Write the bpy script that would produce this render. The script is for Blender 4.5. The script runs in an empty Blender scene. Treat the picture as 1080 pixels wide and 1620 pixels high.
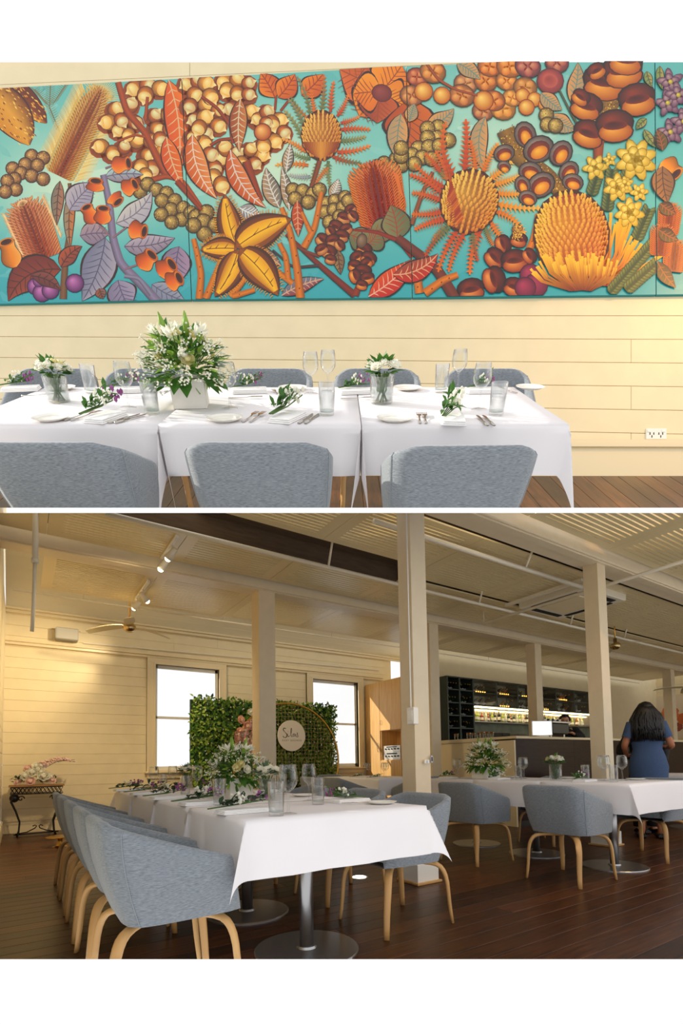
import bpy, bmesh, math, random
from mathutils import Vector, Matrix
# ------------------------------------------------------------------ camera, world, sun, exposure
sc = bpy.context.scene
COL = sc.collection
F, PX, PY, H = 780.0, 540.0, 1164.0, 0.98          # focal length in pixels, principal point, eye height
_yaw, _pitch, _roll = .58013, .0552, -.01583
_cy, _sy, _cp, _sp = math.cos(_yaw), math.sin(_yaw), math.cos(_pitch), math.sin(_pitch)
FW = Vector((_sy*_cp, _cy*_cp, _sp)); _r0 = Vector((_cy, -_sy, 0)); _u0 = _r0.cross(FW)
RT = math.cos(_roll)*_r0 + math.sin(_roll)*_u0
UP = -math.sin(_roll)*_r0 + math.cos(_roll)*_u0
CAM = Vector((0, 0, H))
cd = bpy.data.cameras.new('camera'); cam = bpy.data.objects.new('camera', cd); COL.objects.link(cam)
cd.sensor_fit = 'HORIZONTAL'; cd.sensor_width = 36; cd.lens = F/1080*36; cd.shift_y = (PY-810)/1080
cd.clip_start = .05; cd.clip_end = 200
_B = -FW
cam.matrix_world = Matrix(((RT.x, UP.x, _B.x, CAM.x), (RT.y, UP.y, _B.y, CAM.y), (RT.z, UP.z, _B.z, CAM.z), (0, 0, 0, 1)))
sc.camera = cam
sc.view_settings.view_transform = 'Standard'; sc.view_settings.look = 'None'
sc.view_settings.exposure = 0.0; sc.view_settings.gamma = 1.0; sc.view_settings.use_curve_mapping = False
wd = bpy.data.worlds.new('world'); sc.world = wd; wd.use_nodes = True
_bg = wd.node_tree.nodes['Background']; _bg.inputs[0].default_value = (1.0, 1.0, 1.0, 1); _bg.inputs[1].default_value = 1.05
sl = bpy.data.lights.new('sun_offscreen', 'SUN'); sl.energy = 5; sl.angle = .01; sl.color = (1, .93, .8)
sun = bpy.data.objects.new('sun_offscreen', sl); COL.objects.link(sun)
sun.rotation_euler = Vector((.7, -.52, -.5)).to_track_quat('-Z', 'Y').to_euler(); sun.location = (-3, 14, 9)
try: sc.cycles.use_denoising = True; sc.cycles.max_bounces = 10; sc.cycles.transparent_max_bounces = 24
except Exception: pass

def lamp(kind, loc, energy, color, size=.1, to=None, spot=None, blend=.6, name='track_spot_light'):
    l = bpy.data.lights.new(name, kind); l.energy = energy; l.color = color
    if kind == 'AREA': l.size = size
    else: l.shadow_soft_size = size
    if spot: l.spot_size = spot; l.spot_blend = blend
    o = bpy.data.objects.new(name, l); COL.objects.link(o); o.location = loc
    if to is not None: o.rotation_euler = (Vector(to)-Vector(loc)).to_track_quat('-Z', 'Y').to_euler()
    return o

# ------------------------------------------------------------------ pixel helpers (direction only; the depth comes from a surface)
def ray(x, y): return RT*((x-PX)/F) + UP*((PY-y)/F) + FW
def onz(x, y, z): d = ray(x, y); return CAM + d*((z-H)/d.z)
def onY(x, y, Y): d = ray(x, y); return CAM + d*(Y/d.y)
def onX(x, y, X): d = ray(x, y); return CAM + d*(X/d.x)
def atd(x, y, z): return CAM + ray(x, y)*z
def proj(p):
    v = Vector(p)-CAM; z = v.dot(FW)
    return (PX+F*v.dot(RT)/z, PY-F*v.dot(UP)/z, z)
def row_normal(y): return RT.cross(ray(PX, y)).normalized()      # plane through that picture row, pointing up

# ------------------------------------------------------------------ mesh helpers
class MB:
    def __init__(s): s.v = []; s.f = []
    def add(s, vs, fs):
        n = len(s.v); s.v += [tuple(p) for p in vs]; s.f += [tuple(i+n for i in f) for f in fs]; return s
    def box(s, x0, y0, z0, x1, y1, z1, c=0):
        if c:   # chamfered box
            vs = []
            for z, k in ((z0, c), (z0+c, 0), (z1-c, 0), (z1, c)):
                vs += [(x0+k, y0+k, z), (x1-k, y0+k, z), (x1-k, y1-k, z), (x0+k, y1-k, z)]
            fs = [(3, 2, 1, 0), (12, 13, 14, 15)]
            for r in range(3):
                for i in range(4):
                    j = (i+1) % 4; fs.append((r*4+i, r*4+j, r*4+4+j, r*4+4+i))
            return s.add(vs, fs)
        return s.add([(x0,y0,z0),(x1,y0,z0),(x1,y1,z0),(x0,y1,z0),(x0,y0,z1),(x1,y0,z1),(x1,y1,z1),(x0,y1,z1)],
                     [(0,3,2,1),(4,5,6,7),(0,1,5,4),(1,2,6,5),(2,3,7,6),(3,0,4,7)])
    def tube(s, pts, r, n=8, caps=True, closed=False, flat=None):
        pts = [Vector(p) for p in pts]; m = len(pts)
        rs = r if isinstance(r, (list, tuple)) else [r]*m
        t0 = (pts[1]-pts[0]).normalized(); ref = Vector((0,0,1)) if abs(t0.z) < .9 else Vector((1,0,0))
        nrm = t0.cross(ref).normalized(); vs = []
        for i, p in enumerate(pts):
            if closed: t = (pts[(i+1) % m]-pts[i-1]).normalized()
            else: t = (pts[min(i+1, m-1)]-pts[max(i-1, 0)]).normalized()
            nrm = (nrm - t*nrm.dot(t)); nrm = nrm.normalized() if nrm.length > 1e-6 else t.orthogonal().normalized()
            b = t.cross(nrm)
            for k in range(n):
                a = 2*math.pi*(k+.5)/n
                fx, fy = (1, 1) if flat is None else flat
                vs.append(p + nrm*(math.cos(a)*rs[i]*fx) + b*(math.sin(a)*rs[i]*fy))
        fs = []
        for i in range(m if closed else m-1):
            j = (i+1) % m
            for k in range(n):
                l = (k+1) % n; fs.append((i*n+k, i*n+l, j*n+l, j*n+k))
        if caps and not closed: fs += [tuple(range(n))[::-1], tuple(range((m-1)*n, m*n))]
        return s.add(vs, fs)
    def lathe(s, prof, n=20, o=(0,0,0), caps=False):
        vs = []; fs = []
        for r, z in prof:
            for k in range(n):
                a = 2*math.pi*k/n; vs.append((o[0]+r*math.cos(a), o[1]+r*math.sin(a), o[2]+z))
        for i in range(len(prof)-1):
            for k in range(n):
                l = (k+1) % n; fs.append((i*n+k, i*n+l, i*n+n+l, i*n+n+k))
        if caps: fs += [tuple(range(n))[::-1], tuple(range((len(prof)-1)*n, len(prof)*n))]
        return s.add(vs, fs)
    def prism(s, poly, z0, z1):       # poly in xy
        n = len(poly); vs = [(x, y, z0) for x, y in poly]+[(x, y, z1) for x, y in poly]
        return s.add(vs, [tuple(range(n))[::-1], tuple(range(n, 2*n))]+[(i, (i+1) % n, n+(i+1) % n, n+i) for i in range(n)])
    def ico(s, c, r, sub=1, sq=(1,1,1)):
        g = ICO[sub]; return s.add([(c[0]+v[0]*r*sq[0], c[1]+v[1]*r*sq[1], c[2]+v[2]*r*sq[2]) for v in g[0]], g[1])
    def leaf(s, o, d, nrm, L, W, cup=.15, bend=.2):
        o = Vector(o); d = Vector(d).normalized(); nrm = Vector(nrm); sd = d.cross(nrm)
        if sd.length < 1e-4: sd = d.orthogonal()
        sd.normalize(); nn = sd.cross(d).normalized()
        vs = [o]
        for t, w in ((.3, .42), (.62, .5)):
            b = nn*(-bend*L*t*t); c = o+d*(L*t)+b
            vs += [c+sd*(W*w)+nn*(cup*W), c, c-sd*(W*w)+nn*(cup*W)]
        vs.append(o+d*L-nn*(bend*L))
        return s.add(vs, [(0,2,1),(0,3,2),(1,2,5,4),(2,3,6,5),(4,5,7),(5,6,7)])
    def build(s, name, mat, parent=None, smooth=False, M=None):
        me = bpy.data.meshes.new(name); me.from_pydata(s.v, [], s.f); me.update()
        o = bpy.data.objects.new(name, me); COL.objects.link(o)
        if mat: me.materials.append(mat)
        if smooth: me.polygons.foreach_set('use_smooth', [True]*len(me.polygons))
        if parent: o.parent = parent
        if M is not None: o.matrix_basis = M
        return o
ICO = {}
for _s in (1, 2):
    _b = bmesh.new(); bmesh.ops.create_icosphere(_b, subdivisions=_s, radius=1); _b.verts.index_update()
    ICO[_s] = ([tuple(v.co) for v in _b.verts], [tuple(v.index for v in f.verts) for f in _b.faces]); _b.free()
def flip_fix(o):
    b = bmesh.new(); b.from_mesh(o.data); bmesh.ops.recalc_face_normals(b, faces=b.faces); b.to_mesh(o.data); b.free(); return o
def tag(o, label=None, cat=None, group=None, kind=None):
    if label: o['label'] = label
    if cat: o['category'] = cat
    if group: o['group'] = group
    if kind: o['kind'] = kind
    return o
def LOC(x, y, z, rz=0, sx=1, sy=1, sz=1): return Matrix.Translation((x, y, z)) @ Matrix.Rotation(rz, 4, 'Z') @ Matrix.Diagonal((sx, sy, sz, 1))
ID = Matrix.Identity(4)
def thing(name, label, cat, M=ID, group=None):
    o = bpy.data.objects.new(name, None); COL.objects.link(o); o.empty_display_size = .05; o.matrix_basis = M
    return tag(o, label, cat, group)
def struct(name, mb, mat): return tag(mb.build(name, mat), kind='structure')
def copy_tree(o, M, label=None, group=None, parent=None):
    c = o.copy(); COL.objects.link(c); c.parent = parent
    if parent is None:
        c.matrix_basis = M
        if label: c['label'] = label
        if group: c['group'] = group
    for ch in o.children: copy_tree(ch, None, parent=c)
    return c
def cut(o, rows):
    """end a set piece where the set ends: rows = [(row, keep_above)]"""
    for ch in list(o.children): cut(ch, rows)
    if o.type != 'MESH': return
    M = o.matrix_basis.copy(); p = o.parent
    while p: M = p.matrix_basis @ M; p = p.parent
    MI = M.inverted(); co = MI @ CAM; b = None
    for row, above in rows:
        n = row_normal(row)
        ds = [(M @ v.co - CAM).dot(n) for v in o.data.vertices]
        if not ds or (above and min(ds) >= 0) or (not above and max(ds) <= 0): continue
        if o.data.users > 1: o.data = o.data.copy()
        b = bmesh.new(); b.from_mesh(o.data)
        nl = (M.to_3x3().transposed() @ n).normalized()
        r = bmesh.ops.bisect_plane(b, geom=b.verts[:]+b.edges[:]+b.faces[:], dist=1e-6, plane_co=co, plane_no=nl, clear_inner=above, clear_outer=not above)
        es = [e for e in r['geom_cut'] if isinstance(e, bmesh.types.BMEdge)]
        try: bmesh.ops.holes_fill(b, edges=es, sides=0)
        except Exception: pass
        b.to_mesh(o.data); b.free()
    if len(o.data.polygons) == 0 and not o.children: bpy.data.objects.remove(o)

# ------------------------------------------------------------------ materials (all procedural)
def lin(c): return tuple(((x/255)/12.92 if x/255 <= .04045 else ((x/255+.055)/1.055)**2.4) for x in c)
MATS = {}
def mat(name, col, rough=.5, metal=0, noise=0, nscale=20, stretch=(1,1,1), bump=0, objvar=0, col2=None, spec=.5, emit=0, sheen=0, coat=0, transl=0):
    if name in MATS: return MATS[name]
    m = bpy.data.materials.new(name); m.use_nodes = True; nt = m.node_tree; N = nt.nodes; L = nt.links
    p = N['Principled BSDF']; c = lin(col); p.inputs['Base Color'].default_value = (*c, 1)
    p.inputs['Roughness'].default_value = rough; p.inputs['Metallic'].default_value = metal; p.inputs['Specular IOR Level'].default_value = spec
    if sheen: p.inputs['Sheen Weight'].default_value = sheen
    if coat: p.inputs['Coat Weight'].default_value = coat; p.inputs['Coat Roughness'].default_value = .15
    if emit: p.inputs['Emission Color'].default_value = (*c, 1); p.inputs['Emission Strength'].default_value = emit
    src = None
    if noise or col2 or bump:
        tc = N.new('ShaderNodeTexCoord'); mp = N.new('ShaderNodeMapping'); mp.inputs['Scale'].default_value = stretch
        L.new(tc.outputs['Object'], mp.inputs['Vector'])
        nz = N.new('ShaderNodeTexNoise'); nz.inputs['Scale'].default_value = nscale; nz.inputs['Detail'].default_value = 5
        L.new(mp.outputs[0], nz.inputs['Vector'])
        if noise or col2:
            cr = N.new('ShaderNodeValToRGB'); cr.color_ramp.elements[0].position = .3; cr.color_ramp.elements[1].position = .7
            c2 = lin(col2) if col2 else tuple(min(1, x*(1+noise)) for x in c)
            c1 = c if col2 else tuple(x*(1-noise) for x in c)
            cr.color_ramp.elements[0].color = (*c1, 1); cr.color_ramp.elements[1].color = (*c2, 1)
            L.new(nz.outputs['Fac'], cr.inputs[0]); src = cr.outputs[0]; L.new(src, p.inputs['Base Color'])
        if bump:
            bp = N.new('ShaderNodeBump'); bp.inputs['Strength'].default_value = bump; bp.inputs['Distance'].default_value = .01
            L.new(nz.outputs['Fac'], bp.inputs['Height']); L.new(bp.outputs[0], p.inputs['Normal'])
    if objvar:
        oi = N.new('ShaderNodeObjectInfo'); mr = N.new('ShaderNodeMapRange'); mr.inputs['To Min'].default_value = 1-objvar; mr.inputs['To Max'].default_value = 1+objvar
        hs = N.new('ShaderNodeHueSaturation'); L.new(oi.outputs['Random'], mr.inputs['Value']); L.new(mr.outputs[0], hs.inputs['Value'])
        if src: L.new(src, hs.inputs['Color'])
        else: hs.inputs['Color'].default_value = (*c, 1)
        L.new(hs.outputs[0], p.inputs['Base Color'])
    if transl:
        tr = N.new('ShaderNodeBsdfTranslucent'); tr.inputs[0].default_value = (*c, 1); mx = N.new('ShaderNodeMixShader'); mx.inputs[0].default_value = transl
        L.new(p.outputs[0], mx.inputs[1]); L.new(tr.outputs[0], mx.inputs[2]); L.new(mx.outputs[0], N['Material Output'].inputs[0])
    MATS[name] = m; return m
def glass_mat(name, tint=(.97,.98,.98), ior=1.45, rough=.02, boost=1.0):
    m = bpy.data.materials.new(name); m.use_nodes = True; nt = m.node_tree; N = nt.nodes; L = nt.links
    N.remove(N['Principled BSDF']); t = N.new('ShaderNodeBsdfTransparent'); t.inputs[0].default_value = (*tint, 1)
    g = N.new('ShaderNodeBsdfGlossy'); g.inputs['Roughness'].default_value = rough
    fr = N.new('ShaderNodeLayerWeight'); fr.inputs[0].default_value = .15*(ior-1)/.45
    ml = N.new('ShaderNodeMath'); ml.operation = 'MULTIPLY'; ml.inputs[1].default_value = boost; ml.use_clamp = True
    mx = N.new('ShaderNodeMixShader'); L.new(fr.outputs['Facing'], ml.inputs[0]); L.new(ml.outputs[0], mx.inputs[0])
    L.new(t.outputs[0], mx.inputs[1]); L.new(g.outputs[0], mx.inputs[2]); L.new(mx.outputs[0], N['Material Output'].inputs[0])
    MATS[name] = m; return m
M_wall = mat('cream_paint', (234,217,176), .5, noise=.03, nscale=6)
M_wallU = M_wall          # the same paint in both rooms
M_trim = mat('cream_gloss_trim', (232,214,174), .35)
M_base = M_trim
M_panel = mat('cream_ceiling_panel', (226,206,158), .3, spec=.5)
M_white = mat('white_paint', (240,236,226), .45)
M_raked = mat('white_ceiling_board', (246,238,212), .5)
M_dark = mat('dark_slot_plastic', (24,22,20), .8)
M_void = mat('roof_void_timber', (92,74,56), .85, noise=.2, nscale=4, stretch=(1,8,8))
M_pipe = mat('white_pipe_enamel', (232,222,200), .35)
M_col = mat('column_paint', (224,206,174), .4, noise=.03, nscale=8)
M_floor = mat('jarrah_floor_board', (50,26,12), .33, noise=0, nscale=3, stretch=(1.2,14,6), col2=(92,52,24), objvar=.5, bump=.06, spec=.3)
M_floorU = mat('jarrah_floor_board_lengthwise', (50,26,12), .33, nscale=3, stretch=(14,1.2,6), col2=(92,52,24), objvar=.5, bump=.06, spec=.3)
M_fab = mat('grey_fabric', (102,109,116), .9, nscale=60, stretch=(1,1,9), col2=(150,157,164), bump=.25, sheen=.3)
M_fab2 = M_fabU = M_fabUf = M_fab          # one upholstery cloth for every chair
M_seam = mat('seam_thread', (150,158,164), .8)
M_oak = mat('oak_bentwood', (190,142,84), .45, nscale=5, stretch=(1,1,.12), col2=(214,170,110))
M_cloth = mat('white_table_linen', (238,234,236), .75, noise=.02, nscale=3, bump=.02)
M_clothU = M_cloth
M_steel = mat('brushed_steel', (176,176,178), .32, metal=1)
M_cutl = mat('polished_cutlery', (190,184,176), .18, metal=1)
M_china = mat('white_china', (246,242,232), .2)
M_nap = mat('white_napkin_linen', (250,248,246), .8)
M_gold = mat('brushed_gold', (206,160,72), .3, metal=1)
M_iron = mat('black_wrought_iron', (30,26,24), .5, metal=.4)
M_glass = glass_mat('clear_glass', boost=1.4)
M_water = glass_mat('water', (.93,.96,.95), 1.2)
M_pane = glass_mat('window_pane', (.99,.99,.99), 1.35, boost=.6)
M_leaf = mat('leaf_green', (64,112,36), .5, noise=.35, nscale=25, transl=.25)
M_leafL = mat('leaf_light_green', (142,178,72), .5, noise=.3, nscale=25, transl=.3)
M_leafD = mat('leaf_dark_green', (34,64,32), .5, noise=.3, nscale=25, transl=.2)
M_leafG = mat('leaf_grey_green', (92,116,88), .6, noise=.25, nscale=25, transl=.2)
M_stem = mat('stem_green', (74,106,44), .6)
M_petalW = mat('petal_white', (248,246,232), .6, transl=.3)
M_petalY = mat('petal_cream', (240,230,170), .6, transl=.3)
M_petalP = mat('petal_purple', (150,78,140), .6, noise=.25, nscale=60)
M_petalK = mat('petal_pink', (246,212,202), .6, transl=.2)
M_petalC = mat('petal_peach', (248,220,192), .6, transl=.2)
M_boxw = mat('white_planter_wood', (240,234,226), .55, noise=.02)
# ------------------------------------------------------------------ UPPER SET: painted canvases on the boarded wall
WZ = 4.06                                            # distance of the boarded wall
def wallpt(x, y, z): return CAM + RT*((x-PX)/F*z) + UP*((PY-y)/F*z) + FW*z     # a picture pixel on a plane parallel to the wall, z = distance
class Paint:
    def __init__(s): s.v = []; s.f = []; s.c = []; s.lay = 0
    def begin(s): s.lay += 1
    def put(s, vs, cs, fs, lv=0):
        n = len(s.v); z = s.lay*8+lv
        s.v += [(x, y, z) for x, y in vs]; s.c += [lin(c) for c in cs]; s.f += [tuple(i+n for i in f) for f in fs]
    def ell(s, cx, cy, rx, ry, rot, cin, cout, hx=-.3, hy=-.35, lv=0, n=14, edge=None):
        ca, sa = math.cos(rot), math.sin(rot)
        def q(u, v): return (cx+u*rx*ca-v*ry*sa, cy+u*rx*sa+v*ry*ca)
        # highlight offset given in picture directions
        hu, hv = hx*ca+hy*sa, -hx*sa+hy*ca
        if edge: s.put([q(1.1*math.cos(2*math.pi*k/n), 1.1*math.sin(2*math.pi*k/n)) for k in range(n)], [edge]*n, [tuple(range(n))], lv)
        vs = [q(hu, hv)]; cs = [cin]
        for r, m in ((.55, .45), (1, 1)):
            for k in range(n):
                a = 2*math.pi*k/n; vs.append(q(hu*(1-r)+r*math.cos(a), hv*(1-r)+r*math.sin(a)))
                cs.append(tuple(cin[i]*(1-m)+cout[i]*m for i in range(3)))
        fs = [(0, 1+k, 1+(k+1) % n) for k in range(n)]+[(1+k, 1+n+k, 1+n+(k+1) % n, 1+(k+1) % n) for k in range(n)]
        s.put(vs, cs, fs, lv+1)
    def blade(s, pts, ws, cl, cc, cr, lv=0, tip=None):
        m = len(pts); vs = []; cs = []
        for i, (x, y) in enumerate(pts):
            a = pts[max(i-1, 0)]; b = pts[min(i+1, m-1)]; dx, dy = b[0]-a[0], b[1]-a[1]; l = math.hypot(dx, dy) or 1
            nx, ny = -dy/l, dx/l; w = ws[i]; t = i/(m-1)
            vs += [(x+nx*w, y+ny*w), (x, y), (x-nx*w, y-ny*w)]
            k = t if tip else 0
            cs += [tuple(c[j]*(1-k)+tip[j]*k for j in range(3)) if tip else c for c in (cl, cc, cr)]
        fs = []
        for i in range(m-1):
            fs += [(3*i, 3*i+1, 3*i+4, 3*i+3), (3*i+1, 3*i+2, 3*i+5, 3*i+4)]
        s.put(vs, cs, fs, lv)
def bez(p0, p1, bend, n=8):
    dx, dy = p1[0]-p0[0], p1[1]-p0[1]; mx, my = (p0[0]+p1[0])/2-dy*bend, (p0[1]+p1[1])/2+dx*bend
    return [((1-t)**2*p0[0]+2*t*(1-t)*mx+t*t*p1[0], (1-t)**2*p0[1]+2*t*(1-t)*my+t*t*p1[1]) for t in [i/n for i in range(n+1)]]
def dk(c, k): return tuple(x*k for x in c)
def mixc(a, b, t): return tuple(a[i]*(1-t)+b[i]*t for i in range(3))
PT = Paint(); RP = random.Random(4)
def Z1(x, y): return (x/3, 90+y/3)
def Z2(x, y): return (280+x/2.842, 90+y/2.842)
def Z3(x, y): return (630+x/2.4, 90+y/2.4)
def mleaf(p0, p1, w, bend, ca, cb, cv, nv=8, edge=(50,25,20)):
    PT.begin(); pts = bez(p0, p1, bend, 10); ws = [w*math.sin(math.pi*(i/10)**.8) for i in range(11)]
    PT.blade(pts, [x*1.12+.5 for x in ws], edge, edge, edge, 0)
    PT.blade(pts, ws, ca, mixc(ca, cb, .5), cb, 1)
    for k in range(1, nv):
        i = k/nv*9.0; a = int(i); t = i-a
        x = pts[a][0]*(1-t)+pts[a+1][0]*t; y = pts[a][1]*(1-t)+pts[a+1][1]*t
        dx, dy = pts[a+1][0]-pts[a][0], pts[a+1][1]-pts[a][1]; l = math.hypot(dx, dy) or 1; dx /= l; dy /= l; ww = ws[a]*(1-t)+ws[a+1]*t
        for sg in (1, -1):
            e = (x-dy*ww*.9*sg+dx*ww*.6, y+dx*ww*.9*sg+dy*ww*.6); PT.blade([(x, y), ((x+e[0])/2+dx, (y+e[1])/2+dy), e], [.5, .8, .2], cv, cv, cv, 2)
    PT.blade(pts, [.9]*10+[.2], cv, cv, cv, 3)
def stroke(pts, w0, w1, c, lv=0, n=6):
    m = []
    for i in range(len(pts)-1):
        for k in range(n): t = k/n; m.append((pts[i][0]*(1-t)+pts[i+1][0]*t, pts[i][1]*(1-t)+pts[i+1][1]*t))
    m.append(pts[-1]); 
    for _ in range(2): m = [m[0]]+[((m[i-1][0]+m[i][0]*2+m[i+1][0])/4, (m[i-1][1]+m[i][1]*2+m[i+1][1])/4) for i in range(1, len(m)-1)]+[m[-1]]
    ws = [w0+(w1-w0)*i/(len(m)-1) for i in range(len(m))]
    PT.blade(m, ws, dk(c, .55), c, dk(c, .75), lv); return m
def branch(pts, w0, w1, c): PT.begin(); return stroke(pts, w0, w1, c)
def ball(x, y, r, c=(196,148,60)):
    PT.begin(); PT.ell(x, y, r, r, 0, mixc(c, (250,220,130), .55), dk(c, .42), edge=(60,30,14))
    for k in range(26):
        a = RP.uniform(0, 6.28); q = r*.9*math.sqrt(RP.random()); px, py = x+q*math.cos(a), y+q*math.sin(a); e = r*.07
        cc = mixc((252,226,140), c, min(1, math.hypot(px-x+r*.3, py-y+r*.3)/r*.8)) if k % 3 else dk(c, .35)
        PT.put([(px-e, py), (px, py-e*1.3), (px+e, py), (px, py+e)], [cc]*4, [(0, 1, 2, 3)], 4)
def nut(x, y, r, ang, c=(214,120,44), cap=(226,206,120)):
    PT.begin(); ca, sa = math.cos(ang), math.sin(ang)
    PT.ell(x, y, r, r*.95, ang, mixc(c, (250,180,90), .4), dk(c, .6), edge=(92,40,16))
    PT.ell(x+ca*r*.32, y+sa*r*.32, r*.72, r*.85, ang, mixc(cap, (255,246,190), .5), mixc(cap, c, .45), lv=3)
    tx, ty = x+ca*r*1.35, y+sa*r*1.35; b = r*.55
    PT.put([(x+ca*r*.6-sa*b, y+sa*r*.6+ca*b), (tx, ty), (x+ca*r*.6+sa*b, y+sa*r*.6-ca*b)], [mixc(cap, c, .3), (250,236,170), mixc(cap, c, .6)], [(0, 1, 2)], 5)
def cup(bx, by, mx, my, r, c=(226,96,36)):
    PT.begin(); pts = bez((bx, by), (mx, my), 0, 8); prof = [.25, .75, 1.0, 1.05, .98, .85, .74, .78, .86]
    PT.blade(pts, [r*p+1 for p in prof], (70,24,12), (70,24,12), (70,24,12), 0)
    PT.blade(pts, [r*p for p in prof], mixc(c, (255,200,110), .5), c, dk(c, .6), 1)
    a = math.atan2(my-by, mx-bx)
    PT.ell(mx, my, r*.42, r*.86, a, (250,170,80), dk(c, .8), lv=3); PT.ell(mx, my, r*.3, r*.62, a, (40,12,8), (90,34,16), lv=5)
def spike(base, tip, w, cols, rows=26, colsn=9, fr=1.0, dark=(110,36,18)):
    """bottlebrush flower: rows of curved florets on a dark core"""
    PT.begin(); bx, by = base; tx, ty = tip; dx, dy = tx-bx, ty-by; L = math.hypot(dx, dy); dx /= L; dy /= L; nx, ny = -dy, dx
    wid = lambda t: w*(.78+.3*t-.1*t*t)*(1 if t < .72 else math.sqrt(max(.02, 1-((t-.72)/.3)**2)))
    n = 14; pts = [(bx+dx*L*i/n, by+dy*L*i/n) for i in range(n+1)]
    PT.blade(pts, [wid(i/n)*.98 for i in range(n+1)], mixc(dark, cols[0], .5), dark, mixc(dark, cols[0], .5), 0)
    for r in range(rows, -1, -1):
        t = r/rows
        for k in range(colsn):
            s_ = (k+.5)/colsn*2-1; wx = wid(t); px = bx+dx*L*t+nx*wx*s_*.96; py = by+dy*L*t+ny*wx*s_*.96
            ox, oy = nx*s_*1.1+dx*.6, ny*s_*1.1+dy*.6; l = math.hypot(ox, oy) or 1; ln = w*.26*fr*(1.3 if abs(s_) > .75 else 1)
            c = mixc(cols[1], cols[0], abs(s_)**1.2); c = mixc(c, cols[2], .5*t+RP.uniform(-.1, .15)) if len(cols) > 2 else c
            e = (px+ox/l*ln+dx*ln*.35, py+oy/l*ln+dy*ln*.35); mid = ((px+e[0])/2+nx*s_*1.2, (py+e[1])/2+ny*s_*1.2)
            PT.blade([(px, py), mid, e], [w*.03, w*.062, w*.022], dk(c, .5), c, dk(c, .72), 2+(k % 2))
def scaleball(cx, cy, rx, ry, rot, cols, rows=12, n0=12, lim=-1, dirn=1, sz=1.0, dark=(120,50,12)):
    """protea head: overlapping scales, row by row"""
    PT.begin(); ca, sa = math.cos(rot), math.sin(rot)
    PT.ell(cx, cy, rx, ry, rot, mixc(cols[0], dark, .45), dark, edge=(70,28,10))
    for r in range(rows+1):
        v = -1+2*r/rows; v = v*dirn; wx = math.sqrt(max(0, 1-v*v*.96)); n = max(2, int(n0*wx))
        for k in range(n):
            u = math.sin(((k+.5*(1+(r % 2)))/(n+.25)*2-1)*1.45)*wx
            px, py = cx+u*rx*ca-v*ry*sa, cy+u*rx*sa+v*ry*ca
            dirx, diry = u*.55*ca+dirn*.8*sa, u*.55*sa-dirn*.8*ca
            l = math.hypot(dirx, diry); dirx /= l; diry /= l; ln = ry*2/rows*1.25*sz; w = rx*.9/n0*sz
            t = min(1, max(0, .5-.42*(u*.6+v*dirn*.8)+RP.uniform(-.08, .08))); c = mixc(cols[1], cols[0], t)
            PT.blade([(px-dirx*ln*.5, py-diry*ln*.5), (px, py), (px+dirx*ln*.55, py+diry*ln*.55)], [w*.8, w, w*.3], dk(c, .7), c, dk(c, .8), 2+(r % 3), tip=mixc(c, cols[2], .55))
def saw(p0, p1, w, bend, c, c2, nt=9):
    w *= 1.35; PT.begin(); pts = bez(p0, p1, bend, nt); 
    PT.blade(pts, [max(.6, w*.3*(1-i/nt*.6)) for i in range(nt+1)], dk(c, .6), c, dk(c, .8), 1, tip=c2)
    for i in range(1, nt):
        a, b = pts[i], pts[i+1]; dx, dy = b[0]-a[0], b[1]-a[1]; l = math.hypot(dx, dy) or 1; dx /= l; dy /= l; t = i/nt; ww = w*(1-.55*t); cc = mixc(c, c2, t)
        for sg in (1, -1):
            PT.put([(a[0]-dx*l*.4, a[1]-dy*l*.4), (a[0]-dy*ww*sg+dx*ww*.45, a[1]+dx*ww*sg+dy*ww*.45), (a[0]+dx*l*.45, a[1]+dy*l*.45)], [dk(cc, .8), mixc(cc, (255,190,100), .25), cc], [(0, 1, 2)], 2)
def pod(cx, cy, r, ang, c1=(96,40,26), c2=(232,128,36), gap=.5):
    """open seed follicle: dark shell, glowing lip"""
    PT.begin(); ca, sa = math.cos(ang), math.sin(ang)
    PT.ell(cx-sa*-r*.22, cy-ca*r*.22, r*1.02, r*.72, ang, mixc(c1, (170,70,40), .5), dk(c1, .55), edge=(34,14,10))
    PT.ell(cx+sa*-r*.3, cy+ca*r*.3, r*.95, r*.55, ang, mixc(c2, (255,206,110), .5), mixc(c2, c1, .55), lv=3, edge=(60,24,14))
    PT.ell(cx, cy-r*.08, r*.72, r*.26, ang, (60,16,12), (120,36,20), lv=6)
def flower(x, y, r, n, c, cc=None):
    PT.begin()
    for ring, k in ((1, n), (.62, max(4, n-2))):
        for i in range(k):
            a = 6.283*i/k+ring*2; PT.ell(x+math.cos(a)*r*.5*ring, y+math.sin(a)*r*.5*ring, r*.52*ring+r*.12, r*.3, a, mixc(c, (255,250,190), .45), dk(c, .8), lv=0 if ring == 1 else 3, n=10, edge=dk(c, .6))
    if cc: PT.ell(x, y, r*.2, r*.2, 0, cc, dk(cc, .6), lv=6)
def coral(pts, w0, w1):
    PT.begin(); c = (224,122,40); m = stroke(pts, w0, w1, c); 
    PT.lay += 1
    for i in range(2, len(m)-2, 3): PT.ell(m[i][0]+RP.uniform(-1, 1)*w0*.3, m[i][1], w0*.16, w0*.24, .4, (80,28,14), (120,40,16), n=6)
BR, OR, GR, PU, RD = (140,62,30), (224,108,40), (92,116,70), (140,128,140), (196,64,30)
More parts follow.
